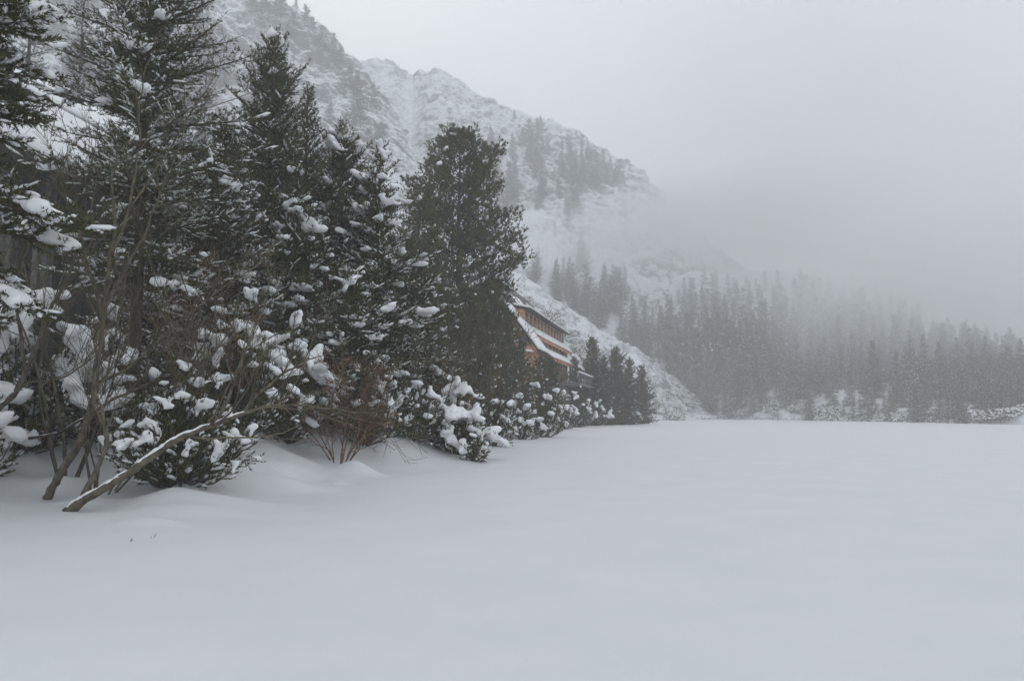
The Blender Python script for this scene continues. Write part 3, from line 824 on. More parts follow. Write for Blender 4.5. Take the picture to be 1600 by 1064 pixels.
# ---------------------------------------------------------------- dwarf pines loaded with snow
BUSH = [ # px, depth, width px, top y, label, kw
    (282, 12.9, 236, 568, 'nearest dwarf pine under the leaning alder limb, tipped with round snow balls', dict(n=70, lump=(0.06, 0.14), lp=0.7, dens=120, nw=0.014, nl=0.06, strip=0.75, voxel=0.028)),
    (45, 14.5, 230, 455, 'dwarf pine buried under the biggest white pillows at the left edge', dict(n=40, lump=(0.2, 0.4), lp=0.8)),
    (150, 15.5, 210, 500, 'snow heaped dwarf pine between the alder stems', dict(n=36, lump=(0.13, 0.26), lp=0.75)),
    (-70, 12.5, 200, 520, 'dwarf pine cut by the left frame edge under thick snow', dict(n=26, lump=(0.15, 0.28), lp=0.75)),
    (375, 17, 190, 445, 'tall dwarf pine with drooping snow fingers left of the reddish shrub', dict(n=44, lump=(0.13, 0.26), lp=0.75)),
    (445, 19, 170, 500, 'round snow bound dwarf pine just left of the reddish shrub', dict(n=40, lump=(0.13, 0.28), lp=0.75)),
    (330, 14.5, 150, 610, 'small dwarf pine behind the nearest one, half buried', dict(n=26, lump=(0.1, 0.2), lp=0.75)),
    (570, 20.5, 150, 560, 'dwarf pine behind the fan of reddish stems', dict(n=34, lump=(0.1, 0.2), lp=0.8)),
    (640, 22.5, 150, 585, 'snowy dwarf pine right of the reddish shrub', dict(n=38, lump=(0.12, 0.24), lp=0.58)),
    (712, 23.5, 120, 600, 'dwarf pine pressed flat by snow at the lake edge', dict(n=38, lump=(0.15, 0.3), lp=0.8)),
    (742, 22.3, 50, 672, 'small drooping pine tip resting on the lake snow', dict(n=14, lump=(0.1, 0.16), lp=0.7)),
    (770, 32, 90, 610, 'dwarf pine with layered white boughs past the shore point', dict(n=34, lump=(0.12, 0.24), lp=0.58, nw=0.026)),
    (690, 28, 110, 560, 'grey dusted dwarf pine above the flattened one', dict(n=34, lump=(0.1, 0.2), lp=0.7, nw=0.026)),
    (850, 46, 90, 600, 'speckled dwarf pine on the bank below the chalet', dict(n=40, lump=(0.12, 0.26), lp=0.6, dens=45, nw=0.03, nl=0.09, voxel=0.04)),
    (815, 42, 70, 620, 'low white capped dwarf pine at the foot of the chalet bank', dict(n=30, lump=(0.15, 0.3), lp=0.58, dens=45, nw=0.03, nl=0.09, voxel=0.04)),
    (930, 86, 46, 618, 'rounded snowy bush under the dark trio of pines', dict(n=30, lump=(0.2, 0.4), lp=0.58, dens=26, nw=0.05, nl=0.14, voxel=0.08)),
    (880, 66, 50, 612, 'snow laden bush beside the chalet terrace', dict(n=30, lump=(0.2, 0.4), lp=0.58, dens=30, nw=0.045, nl=0.12, voxel=0.06)),
    (905, 78, 50, 604, 'broad snowy bush hiding the foot of the chalet terrace', dict(n=34, lump=(0.2, 0.4), lp=0.5, dens=28, nw=0.05, nl=0.14, voxel=0.08)),
    (985, 100, 40, 636, 'white shore bush below the dark trio of pines', dict(n=26, lump=(0.2, 0.4), lp=0.58, dens=24, nw=0.05, nl=0.14, voxel=0.08)),
]
for k, (px, d, w, py, lab, kw) in enumerate(BUSH):
    x, y = P2(px, d)
    bush('dwarf_pine', x, y, w / 2 / F_PX * d, max(0.5, top_h(px, py, d)), 200 + k, lab, **kw)

# ---------------------------------------------------------------- bare shrubs
def rel(root, pts):
    return [np.array(at(*p)) - root for p in pts]
x, y, _ = gnd(112, 792, 0.05)
r0 = np.array([x, y, gz(x, y)])
D = y
shrub('alder_shrub', x, y, 301, 'leaning bare alder with a snow topped limb stretching along the lake edge', n=0, maxlev=3, kids=(3, 5), stems=[
    (rel(r0, [(104, 800, D), (140, 776, D - .1), (200, 740, D), (262, 695, D + .2), (320, 668, D + .35), (378, 648, D + .6), (430, 634, D + .9), (500, 638, D + 1.3), (585, 645, D + 1.8)]), 0.066, 0.012, 0.62, 16),
    (rel(r0, [(125, 785, D), (146, 742, D), (166, 690, D + .1), (162, 655, D + .1), (150, 610, D + .15), (152, 560, D + .2)]), 0.042, 0.016, 0, 5),
    (rel(r0, [(378, 648, D + .6), (400, 620, D + .9), (440, 585, D + 1.3), (490, 560, D + 1.8)]), 0.035, 0.01, 0, 7),
    (rel(r0, [(330, 664, D + .35), (352, 630, D + .2), (380, 560, D + .2), (402, 500, D)]), 0.026, 0.009, 0, 6)])
x, y, _ = gnd(76, 772, 0.08)
r0 = np.array([x, y, gz(x, y)]); D = y
shrub('alder_shrub', x, y, 302, 'tall bare alder rising in a curve from the snow at lower left', n=0, maxlev=3, kids=(3, 5), stems=[
    (rel(r0, [(74, 778, D), (92, 742, D - .25), (118, 700, D - .4), (138, 660, D - .4), (148, 610, D - .2), (158, 540, D), (164, 480, D), (174, 400, D), (178, 320, D), (180, 240, D)]), 0.066, 0.02, 0, 14),
    (rel(r0, [(162, 500, D), (148, 450, D - .2), (132, 400, D - .4), (118, 340, D - .5), (95, 300, D - .6)]), 0.034, 0.012, 0, 7),
    (rel(r0, [(164, 480, D), (190, 430, D + .3), (222, 370, D + .4), (250, 300, D + .5), (290, 200, D + .6)]), 0.036, 0.012, 0, 8),
    (rel(r0, [(174, 400, D), (200, 330, D + .2), (215, 240, D + .2), (222, 150, D + .1), (235, 90, D)]), 0.026, 0.008, 0, 6),
    (rel(r0, [(200, 330, D + .2), (260, 240, D + .5), (305, 165, D + .6), (345, 95, D + .8)]), 0.018, 0.006, 0, 4),
    (rel(r0, [(150, 600, D), (200, 575, D + .3), (260, 520, D + .5), (320, 470, D + .6), (400, 420, D + .9)]), 0.03, 0.01, 0, 8),
    (rel(r0, [(140, 650, D), (180, 622, D + .2), (250, 590, D + .3), (290, 540, D + .3)]), 0.032, 0.01, 0, 6)])
x, y = P2(-40, 12.4)
r0 = np.array([x, y, gz(x, y)]); D = y
shrub('alder_shrub', x, y, 303, 'bare many stemmed alder entering at the left edge', n=0, maxlev=3, kids=(3, 5), stems=[
    (rel(r0, [(-40, 672, D), (0, 636, D), (28, 606, D), (50, 560, D), (72, 500, D), (95, 450, D), (118, 400, D), (140, 330, D)]), 0.052, 0.014, 0.25, 11),
    (rel(r0, [(10, 630, D), (40, 600, D + .3), (90, 592, D + .5), (150, 560, D + .8)]), 0.026, 0.01, 0, 6),
    (rel(r0, [(-20, 655, D), (-10, 560, D - .2), (8, 480, D - .3), (38, 400, D - .3), (60, 340, D - .3), (100, 250, D - .3)]), 0.035, 0.009, 0, 8),
    (rel(r0, [(40, 580, D), (30, 500, D - .2), (10, 450, D - .3), (-5, 380, D - .4)]), 0.03, 0.01, 0, 6)])
x, y = P2(215, 13.8)
shrub('alder_shrub', x, y, 304, 'thicket of thin bare stems fanning up behind the nearest dwarf pine', n=6, L=(2.6, 4.0), r=0.03, fan=0.35, lean=(0.28, 0), maxlev=3, kids=(3, 5), zoff=-0.1)
x, y = P2(110, 13.6)
shrub('alder_shrub', x, y, 305, 'bare thicket crossing in front of the dark cabin', n=5, L=(3.0, 5.0), r=0.032, fan=0.3, lean=(-0.05, 0), maxlev=3, kids=(3, 5))
x, y = P2(160, 12.9)
shrub('alder_shrub', x, y, 311, 'fine brown twigs tangled between the two nearest alders', n=6, L=(1.8, 2.8), r=0.02, fan=0.55, lean=(0.2, 0), mats=('stem', 'twig'), maxlev=3, kids=(3, 6))
x, y = P2(330, 15.5)
shrub('alder_shrub', x, y, 306, 'brownish twiggy thicket in front of the snow dusted young spruce', n=6, L=(2.4, 3.8), r=0.026, fan=0.4, mats=('stem', 'redtwig'), maxlev=3, kids=(3, 6))
x, y, _ = gnd(490, 668, 0.8)
shrub('willow_shrub', x, y, 307, 'low fan of reddish brown willow stems standing in the snow', n=14, L=(1.6, 2.6), r=0.02, fan=1.25, lean=(0.1, 0), mats=('stem', 'redtwig'), maxlev=3, kids=(4, 7), snow=0.05, rmin=0.0035)
x, y = P2(535, 18.5)
shrub('willow_shrub', x, y, 308, 'denser rust coloured willow right behind the low fan', n=12, L=(1.6, 2.6), r=0.02, fan=0.6, mats=('redtwig', 'redtwig'), maxlev=3, kids=(5, 8), rmin=0.004)
x, y = P2(650, 24)
shrub('alder_shrub', x, y, 309, 'grey brown bare alder in front of the low dark spruce', n=10, L=(2.6, 4.2), r=0.026, fan=0.5, lean=(0.1, 0), mats=('twig', 'twig'), maxlev=3, kids=(4, 7), rmin=0.0045)
x, y = P2(715, 31)
shrub('alder_shrub', x, y, 310, 'hazy bare alder at the foot of the large stone pine', n=10, L=(3, 5), r=0.03, fan=0.5, mats=('twig', 'twig'), maxlev=3, kids=(4, 7), rmin=0.006)
for k, (px, py, L, lab) in enumerate([(495, 690, 0.9, 'sparse twigs poking from the mound below the reddish willow'), (600, 676, 0.7, 'thin dry twigs in the snow before the snowy dwarf pine'), (768, 688, 0.8, 'fine twigs at the shore point beside the flattened dwarf pine'),
                               (640, 690, 0.9, 'bare twigs leaning over the bank between the dwarf pines')]):
    x, y, _ = gnd(px, py, 0.35)
    shrub('twig_clump', x, y, 320 + k, lab, n=5, L=(L * 0.5, L * 0.8), r=0.007, fan=0.5, up=0.2, mats=('twig', 'twig'), maxlev=2, kids=(3, 6), rmin=0.0035)
x, y, _ = gnd(212, 842)
shrub('twig_clump', x, y, 330, 'tiny dark sprig sticking out of the smooth snow', n=3, L=(0.16, 0.22), r=0.004, fan=0.5, mats=('bark', 'bark'), maxlev=1, kids=(1, 3))
x, y = P2(60, 12.9)
r0 = np.array([x, y, gz(x, y)]); D = y
shrub('fallen_branch', x, y, 331, 'broken dark branch lying on the snow behind the curved alder', n=0, maxlev=2, kids=(2, 4), mats=('bark', 'bark'), stems=[
    (rel(r0, [(45, 685, D), (90, 676, D), (130, 655, D), (180, 640, D), (240, 625, D)]), 0.026, 0.012, 0.7, 3)])

# ---------------------------------------------------------------- chalet by the lake
A2, B2 = np.array(at(820, 500, 75)[:2]), np.array(at(880.5, 530, 98.5)[:2])
LEN = float(np.linalg.norm(B2 - A2))
ax = (B2 - A2) / LEN                       # along the front, away from the camera
nrm = np.array([ax[1], -ax[0]])            # out toward the lake
def hp(a, n, z):
    q = A2 + ax * a + nrm * n
    return (q[0], q[1], z)
house = link('chalet', None)
tag(house, 'large orange timber chalet with stacked snowy roofs behind the shore pines', 'house')
def slab(b, prof0, prof1, a0, a1, th):
    """a sloping slab between two lines of the cross section (offset, height)"""
    (n0, z0), (n1, z1) = prof0, prof1
    b.hexa([hp(a0, n0, z0 - th), hp(a0, n1, z1 - th), hp(a1, n1, z1 - th), hp(a1, n0, z0 - th)][::1],
           [hp(a0, n0, z0), hp(a0, n1, z1), hp(a1, n1, z1), hp(a1, n0, z0)])
    return b
def hbox(b, a0, a1, n0, n1, z0, z1):
    return b.hexa([hp(a0, n0, z0), hp(a0, n1, z0), hp(a1, n1, z0), hp(a1, n0, z0)], [hp(a0, n0, z1), hp(a0, n1, z1), hp(a1, n1, z1), hp(a1, n0, z1)])
hbox(MB(), -1, LEN, -6.5, -0.02, -0.5, 11.0).build('wall', M['orange'], house)
hbox(MB(), -0.5, LEN + 0.02, -0.02, 0.5, 4.0, 8.9).build('wall', M['orange'], house)
hbox(MB(), -0.5, LEN - 1, 0.5, 2.2, -0.5, 4.4).build('foundation', M['stone'], house)
# dormer band with its windows
nwin = 12
for k in range(nwin):
    a = 0.9 + k * (LEN - 1.8) / (nwin - 1)
    w = hbox(MB(), a - 0.72, a + 0.72, -0.02, 0.03, 9.72, 10.98).build('window', M['orange'], house)
    hbox(MB(), a - 0.62, a + 0.62, 0.025, 0.036, 9.82, 10.9).build('pane', M['glass'], w)
    hbox(MB(), a - 0.025, a + 0.025, 0.036, 0.045, 9.82, 10.9).build('glazing_bar', M['orange'], w)
    a += 0.5 * (LEN - 1.8) / (nwin - 1)
    if k < nwin - 1:
        hbox(MB(), a - 0.15, a + 0.15, -0.02, 0.07, 9.5, 11.02).build('post', M['orange'], house)
rf = slab(MB(), (-2.6, 11.75), (0.75, 11.12), -0.8, LEN + 0.7, 0.14).build('roof', M['darkwood'], house)
slab(MB(), (-2.6, 12.0), (0.68, 11.34), -0.75, LEN + 0.6, 0.22).build('snow_cover', M['treesnow'], rf, bevel=0.08)
# pent roofs under the bands
for (n0, z0), (n1, z1), a0, a1, e in (((-0.02, 9.72), (1.0, 8.78), 1.2, LEN + 0.6, 0), ((0.5, 7.95), (2.15, 6.8), 3.0, LEN + 1.2, 1)):
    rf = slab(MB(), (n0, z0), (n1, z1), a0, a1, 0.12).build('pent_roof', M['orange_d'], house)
    slab(MB(), (n0, z0 + 0.22), (n1 - 0.05, z1 + 0.2), a0 + 0.05, a1 - 0.08, 0.2).build('snow_cover', M['treesnow'], rf, bevel=0.07)
    hbox(MB(), a0, a1, n1 - 0.06, n1 + 0.0, z1 - 0.34, z1 - 0.125).build('fascia', M['orange'], rf)
for k in range(6):
    a = LEN - 1.2 - k * 2.3
    w = hbox(MB(), a - 0.5, a + 0.5, 0.5, 0.56, 7.98, 8.62).build('window', M['darkwood'], house)
    hbox(MB(), a - 0.4, a + 0.4, 0.555, 0.575, 8.05, 8.56).build('pane', M['glass'], w)
# steep main roof with a half hip at the far end
V = [hp(-1.5, -0.9, 11.5), hp(LEN - 1.0, -0.9, 11.5), hp(LEN - 8, -3.0, 14.25), hp(-1.5, -3.0, 14.4), hp(LEN - 1.0, -5.6, 11.5), hp(-1.5, -5.6, 11.5)]
rf = MB().add(V, [(0, 1, 2, 3), (1, 4, 2), (4, 5, 3, 2), (5, 0, 3), (0, 5, 4, 1)]).build('roof', M['roof'], house)
rr = random.Random(4)
for k in range(9):
    a = rr.uniform(2, LEN - 10); t0 = rr.uniform(0.1, 0.5); t1 = t0 + rr.uniform(0.12, 0.3)
    f = lambda t: (-0.9 - 2.1 * t, 11.5 + 2.75 * t + 0.06)
    slab(MB(), f(t1), f(t0), a, a + rr.uniform(0.5, 2.2), 0.09).build('snow_patch', M['treesnow'], rf, bevel=0.03)
# steep wing roof falling toward the lake at the near end, gable facing the viewer
hbox(MB(), -3.6, 0.9, -6.0, 1.2, -0.5, 6.9).build('wing_wall', M['orange'], house)
MB().add([hp(-3.6, -6.0, 6.9), hp(-3.6, 1.55, 6.9), hp(-3.6, -1.2, 11.0), hp(-3.2, -6.0, 6.9), hp(-3.2, 1.55, 6.9), hp(-3.2, -1.2, 11.0)],
         [(0, 1, 2), (3, 5, 4), (0, 3, 4, 1), (1, 4, 5, 2), (2, 5, 3, 0)]).build('gable', M['orange'], house)
rf = slab(MB(), (-1.2, 11.25), (2.0, 7.0), -4.0, 1.1, 0.18).build('wing_roof', M['darkwood'], house)
slab(MB(), (-1.15, 11.6), (2.0, 7.35), -3.9, 1.0, 0.33).build('snow_cover', M['treesnow'], rf, bevel=0.1)
for k in range(2):
    w = hbox(MB(), -3.66, -3.6, -0.9 + k * 1.1, -0.2 + k * 1.1, 7.3, 8.3).build('window', M['darkwood'], house)
    hbox(MB(), -3.68, -3.655, -0.83 + k * 1.1, -0.27 + k * 1.1, 7.38, 8.22).build('pane', M['glass'], w)
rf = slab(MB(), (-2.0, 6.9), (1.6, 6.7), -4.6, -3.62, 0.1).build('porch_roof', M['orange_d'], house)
slab(MB(), (-2.0, 7.12), (1.55, 6.92), -4.55, -3.64, 0.2).build('snow_cover', M['treesnow'], rf, bevel=0.07)
# terrace with railing
hbox(MB(), 6, LEN + 2.2, 0.5, 4.4, 4.15, 4.4).build('terrace_deck', M['greywood'], house)
hbox(MB(), LEN - 1, LEN + 2.0, 0.9, 4.2, -0.5, 4.15).build('terrace_base', M['stone'], house)
hbox(MB(), 6, LEN + 2.2, 4.28, 4.38, 5.3, 5.42).build('railing', M['greywood'], house)
hbox(MB(), 6, LEN + 2.2, 4.25, 4.41, 5.424, 5.56).build('snow_cap', M['treesnow'], house)
hbox(MB(), 6, LEN + 2.2, 4.3, 4.36, 4.75, 4.85).build('railing', M['greywood'], house)
for k in range(12):
    a = 6.2 + k * (LEN - 4.2) / 11
    hbox(MB(), a, a + 0.12, 4.27, 4.39, 4.4, 5.3).build('railing_post', M['greywood'], house)
for k in range(5):
    a = 7 + k * (LEN - 6) / 4
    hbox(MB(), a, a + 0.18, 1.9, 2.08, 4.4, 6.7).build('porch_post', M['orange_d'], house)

# ---------------------------------------------------------------- dark cabin at upper left, half behind the trees
cab = link('cabin', None)
tag(cab, 'dark timber cabin with a thick white roof at upper left behind bare stems', 'cabin')
def q3(px, py, d): return np.array(at(px, py, d))
def plank(name, a, b, back, drop, mt, parent, bevel=0):
    """slab along the line a-b, going `back` (vector) and `drop` metres thick downward"""
    a, b, back = np.array(a), np.array(b), np.array(back, float)
    dn = np.array([0, 0, -drop])
    V = [a + dn, b + dn, b + back + dn, a + back + dn, a, b, b + back, a + back]
    return MB().add(V, [(3, 2, 1, 0), (4, 5, 6, 7), (0, 1, 5, 4), (1, 2, 6, 5), (2, 3, 7, 6), (3, 0, 4, 7)]).build(name, mt, parent, bevel=bevel)
# lower roof: a broad white slope above a dark eave board
e0, e1 = q3(-60, 180, 20.0), q3(128, 276, 21.5)
up_ = np.array([0.6, 2.6, 1.2])
rf = plank('roof', e0, e1, up_, 0.12, M['darkwood'], cab)
plank('snow_cover', e0 + [0, -0.03, 0.30], e1 + [0, -0.03, 0.30], up_ * 0.98, 0.28, M['treesnow'], rf, bevel=0.12)
plank('fascia', e0 + [0, -0.06, -0.0], e1 + [0, -0.06, -0.0], [0, 0.05, 0], 0.42, M['darkwood'], rf)
# upper roof edge: deep bargeboard with a strip of snow on it
u0, u1 = q3(-30, 104, 22.9), q3(172, 214, 24.4)
rf = plank('upper_roof', u0, u1, np.array([0.8, 2.4, 0.35]), 0.15, M['darkwood'], cab)
plank('bargeboard', u0 + [0, -0.07, 0], u1 + [0, -0.07, 0], [0, 0.06, 0], 0.62, M['darkwood'], rf)
plank('snow_cover', u0 + [0, -0.05, 0.26], u1 + [0, -0.05, 0.26], np.array([0.8, 2.4, 0.35]), 0.25, M['treesnow'], rf, bevel=0.1)
wz0 = gz(e0[0], e0[1]) - 0.6
V = [(e0[0] - .2, e0[1] + .7, wz0), (e1[0] - .5, e1[1] + .7, wz0), (e1[0] - .3, e1[1] + 4.5, wz0), (e0[0], e0[1] + 4.5, wz0)]
T_ = [(V[0][0], V[0][1], e0[2] + .2), (V[1][0], V[1][1], e1[2] + .2), (V[2][0], V[2][1], u1[2]), (V[3][0], V[3][1], u0[2])]
MB().hexa(V, T_).build('wall', M['darkwood'], cab)
for k in range(9):   # wall boards proud of the wall
    f = (k + 0.5) / 9
    a = np.array(V[0]) * (1 - f) + np.array(V[1]) * f
    h = e0[2] * (1 - f) + e1[2] * f
    b = MB(); w_ = 0.22
    d_ = unit(np.array(V[1]) - np.array(V[0])) * w_
    o_ = np.array([0.02, -0.035, 0])
    p0, p1 = a - d_ + o_, a + d_ + o_
    b.hexa([p0, p1, p1 - o_ * 2 + [0, 0, 0], p0 - o_ * 2], [np.array([*p0[:2], h]), np.array([*p1[:2], h]), np.array([*(p1 - o_ * 2)[:2], h]), np.array([*(p0 - o_ * 2)[:2], h])])
    b.build('wall_board', M['greywood'] if k in (2, 3, 6) else M['darkwood'], cab)
b0, b1 = q3(-60, 325, 18.6), q3(58, 352, 19.4)
rl = plank('porch_rail', b0, b1, [0, 0.16, 0], 0.2, M['greywood'], cab)
plank('snow_cap', b0 + [0, -0.02, 0.16], b1 + [0, -0.02, 0.16], [0, 0.2, 0], 0.155, M['treesnow'], rl, bevel=0.05)
for f in (0.1, 0.95):
    p = b0 * (1 - f) + b1 * f
    g_ = gz(p[0], p[1]) - 0.4
    MB().hexa([(p[0], p[1] + .02, g_), (p[0] + .14, p[1] + .02, g_), (p[0] + .14, p[1] + .14, g_), (p[0], p[1] + .14, g_)],
              [(p[0], p[1] + .02, p[2] - .2), (p[0] + .14, p[1] + .02, p[2] - .2), (p[0] + .14, p[1] + .14, p[2] - .2), (p[0], p[1] + .14, p[2] - .2)]).build('porch_post', M['greywood'], cab)

# ---------------------------------------------------------------- trees on the slopes and across the lake
SPR = [far_mesh('far_spruce_%d' % i, 400 + i, H, r_, 'spruce', 1.0, s_) for i, (H, r_, s_) in enumerate([(16, 2.6, 0.14), (18, 2.9, 0.22), (14, 2.2, 0.1), (17, 2.3, 0.3), (12, 2.2, 0.2)])]
PIN = [far_mesh('far_pine_%d' % i, 420 + i, H, r_, 'pine', 1.15, s_) for i, (H, r_, s_) in enumerate([(12, 2.4, 0.1), (10, 2.5, 0.15), (13, 2.1, 0.08), (8, 2.0, 0.12)])]
def bush_mesh(seed, r_, h_):
    rs = np.random.default_rng(seed)
    n = 150
    P = unit(rs.normal(size=(n, 3))) * rs.random((n, 1)) ** 0.4
    P[:, 2] = np.abs(P[:, 2])
    tw = np.column_stack([P * [r_, r_, h_] * 0.8, unit(P * [1, 1, 1] + [0, 0, 0.5]), np.full(n, 0.5), np.ones(n)])
    T = Tri(); brush(T, tw, 12, 0.32, 0.1, rs, 0, (20, 75))
    k = rs.random(n) < 0.42
    lumps(T, tw[k, :3] + tw[k, 3:6] * 0.35 + [0, 0, 0.12], unit(rs.normal(size=(k.sum(), 3)) * [1, 1, 0.2]), 0.55, 0.2, 0.13, 1, rs)
    return T.mesh('far_bush_%d' % seed, [M['warm'], M['treesnow']])
BSH = [bush_mesh(450 + i, 1.6 + 0.3 * i, 1.3 + 0.25 * i) for i in range(4)]
rt = np.random.default_rng(77)
def band(v, cuts, words):
    return words[int(np.searchsorted(cuts, v))]
def snowy(me):
    return {'far_spruce_0': 'lightly dusted', 'far_spruce_1': 'snow streaked', 'far_spruce_2': 'dark', 'far_spruce_3': 'white flecked', 'far_spruce_4': 'dusted',
            'far_pine_0': 'bushy', 'far_pine_1': 'squat', 'far_pine_2': 'slim', 'far_pine_3': 'stubby'}.get(me.name.split('.')[0], 'grey')
def put(name, me, pos, s, label, cat, group, sz=None):
    o = link(name, me, None, tuple(pos))
    o.scale = (s, s, s if sz is None else sz)
    o.rotation_euler = (0, 0, rt.random() * 6.28)
    return tag(o, label, cat, group)
PROJ = {k: (proj(G).reshape(-1, 2), G.reshape(-1, 3)) for k, G in LOFTS.items()}
def on(loftname, px, py):
    q, g_ = PROJ[loftname]
    i = int(np.argmin((q[:, 0] - px) ** 2 + (q[:, 1] - py) ** 2))
    return g_[i]
def slope_tree(lf, px, py, hpx, label, group, meshes, name, cat='tree', wide=1.0):
    p = on(lf, px, py)
    me = meshes[rt.integers(len(meshes))]
    base = max(v.co.z for v in me.vertices[:3]) if False else {**{m.name: h for m, h in zip(SPR, (16, 18, 14, 17, 12))}, **{m.name: h for m, h in zip(PIN, (12, 10, 13, 8))}}[me.name]
    h = hpx / F_PX * p[1]
    s = h / base
    if callable(label): label = label(px, py, hpx, me)
    return put(name, me, p - np.array([0, 0, 0.4]), s * wide, label, cat, group, s)
# rocky spur
G1 = lambda px, py, h, me: f"{band(h, (36, 46), ('small', 'middling', 'tall'))} {snowy(me)} pine {band(py, (90, 200), ('high on', 'halfway up', 'low on'))} the spur {band(px, (190, 330, 480), ('above the cabin', 'behind the cut-off spruce', 'behind the tallest pine', 'near the white gully'))}"
for px, py, h in [(462, 28, 32), (478, 44, 40), (490, 58, 34), (505, 78, 40), (520, 92, 46), (532, 108, 34), (548, 142, 46), (556, 160, 30), (538, 150, 40), (560, 185, 36)]:
    slope_tree('spur', px, py, h, 'grey pine on the skyline edge of the rocky spur', 'pines along the spur edge', PIN, 'slope_pine', wide=1.1)
n = 0
while n < 150:
    px, py = rt.uniform(40, 600), rt.uniform(-10, 330)
    if py < -20 + (px - 430) * 1.0 + 40 or fbm(np.array([px / 60, py / 60, 2.0]), 2, 8) < -0.02: continue
    slope_tree('spur', px, py, rt.uniform(28, 66), G1, 'pines scattered over the rocky spur', PIN, 'slope_pine', wide=rt.uniform(1.0, 1.5))
    n += 1
# back ridge
slope_tree('ridge', 804, 186, 20, 'lone small spruce standing on the open skyline of the ridge', None, SPR[:1], 'slope_spruce')
for px, py, h in [(876, 210, 9), (893, 217, 10), (1016, 308, 16), (1002, 290, 12)]:
    slope_tree('ridge', px, py, h, 'tiny skyline spruce on the bare part of the ridge', 'tiny spruces on the ridge line', SPR, 'slope_spruce')
for px, py, h in [(919, 250, 32), (930, 256, 26), (943, 262, 28), (955, 270, 28), (966, 280, 30), (974, 286, 22), (938, 272, 34), (950, 288, 34), (962, 296, 30), (925, 268, 36)]:
    slope_tree('ridge', px, py, h, 'dark spruce of the dense clump where the ridge enters the cloud', 'clump at the cloudy end of the ridge', SPR[:3] + PIN[:2], 'slope_spruce', wide=1.3)
for cx, cy, sx, sy, k, h0, h1 in [(772, 290, 12, 28, 12, 28, 46), (800, 300, 14, 30, 14, 30, 48), (830, 250, 12, 30, 12, 28, 46), (850, 320, 12, 16, 5, 28, 40), (880, 262, 18, 22, 14, 22, 36), (905, 285, 16, 18, 14, 22, 36), (940, 288, 20, 14, 14, 20, 32), (915, 255, 18, 8, 8, 18, 28),
                                  (760, 240, 10, 14, 4, 24, 36), (840, 215, 8, 8, 3, 26, 34), (590, 240, 14, 22, 9, 36, 56), (560, 230, 16, 20, 5, 40, 56), (600, 300, 12, 16, 4, 34, 50), (680, 230, 10, 16, 4, 26, 36), (890, 330, 16, 10, 5, 30, 44)]:
    for _ in range(k):
        slope_tree('ridge', rt.normal(cx, sx * 0.7), rt.normal(cy, sy * 0.7), rt.uniform(h0, h1), lambda px, py, h, me: f"{band(h, (38, 48), ('small', 'middling', 'tall'))} {snowy(me)} tree {band(py, (235, 275), ('high on', 'halfway up', 'low on'))} the ridge {band(px, (640, 745, 790, 835, 880), ('just left of the gully', 'above the stone pine top', 'right of the stone pine', 'under the lone spruce', 'mid ridge', 'toward the cloud'))}", 'stands on the ridge face', SPR + PIN, 'slope_spruce', wide=rt.uniform(1.0, 1.4))
for cx, cy, sx, sy, k, h0, h1 in [(835, 440, 3, 3, 2, 40, 60), (880, 470, 16, 16, 10, 44, 64), (925, 490, 18, 18, 14, 44, 70), (960, 480, 14, 20, 8, 44, 64), (1010, 530, 16, 22, 12, 44, 64), (1040, 560, 16, 20, 12, 40, 60), (990, 540, 14, 14, 6, 40, 60), (900, 420, 20, 20, 5, 40, 60)]:
    for _ in range(k):
        slope_tree('ridge', rt.normal(cx, sx * 0.7), rt.normal(cy, sy * 0.7), rt.uniform(h0, h1), lambda px, py, h, me: f"{band(h, (50, 60), ('small', 'middling', 'tall'))} {snowy(me)} tree fading {band(py, (470, 520), ('high above', 'just above', 'at'))} the scrubby slope {band(px, (860, 910, 960, 1010), ('behind the chalet', 'near the chalet', 'at its middle', 'toward the lake', 'at its lake end'))}", 'faint spruces above the talus', SPR + PIN[:2], 'slope_spruce', wide=rt.uniform(1.0, 1.3))
# scrub on the talus
for k in range(110):
    px = rt.uniform(820, 1085)
    py = 452 + (px - 800) * 0.62 + rt.uniform(8, 70) * (0.3 + 0.7 * (px - 800) / 280)
    if py > 648: continue
    p = on('talus', px, py)
    s = rt.uniform(0.5, 1.0)
    put('scrub_bush', BSH[rt.integers(4)], p - np.array([0, 0, 0.3]), s, f"{band(s, (0.66, 0.83), ('small', 'middling', 'big'))} snowy scrub bush on the white slope {band(px, (880, 930, 980, 1030), ('behind the chalet', 'beside the chalet gable', 'above the dark trio', 'right of the dark trio', 'at its lake foot'))}", 'bush', 'scrub on the white slope')
# far shore: named foreground trees
for px, py, h, me, lab in [(1068, 644, 68, SPR[0], 'single pointed spruce on the far shore left of the tall pair'), (1097, 646, 84, SPR[2], 'left spruce of the tall dark pair on the far shore'), (1113, 646, 92, SPR[0], 'right and taller spruce of the dark pair on the far shore'),
                      (1131, 648, 50, SPR[2], 'short spruce directly right of the dark far shore pair'), (1330, 470, 46, SPR[2], 'dark spruce poking above the far wooded hilltop')]:
    p = on('hill', px, py)
    hh = {SPR[0].name: 16, SPR[2].name: 14}[me.name]
    s = h / F_PX * p[1] / hh
    put('far_spruce', me, p - np.array([0, 0, 0.4]), s * 0.95, lab, 'tree', None, s)
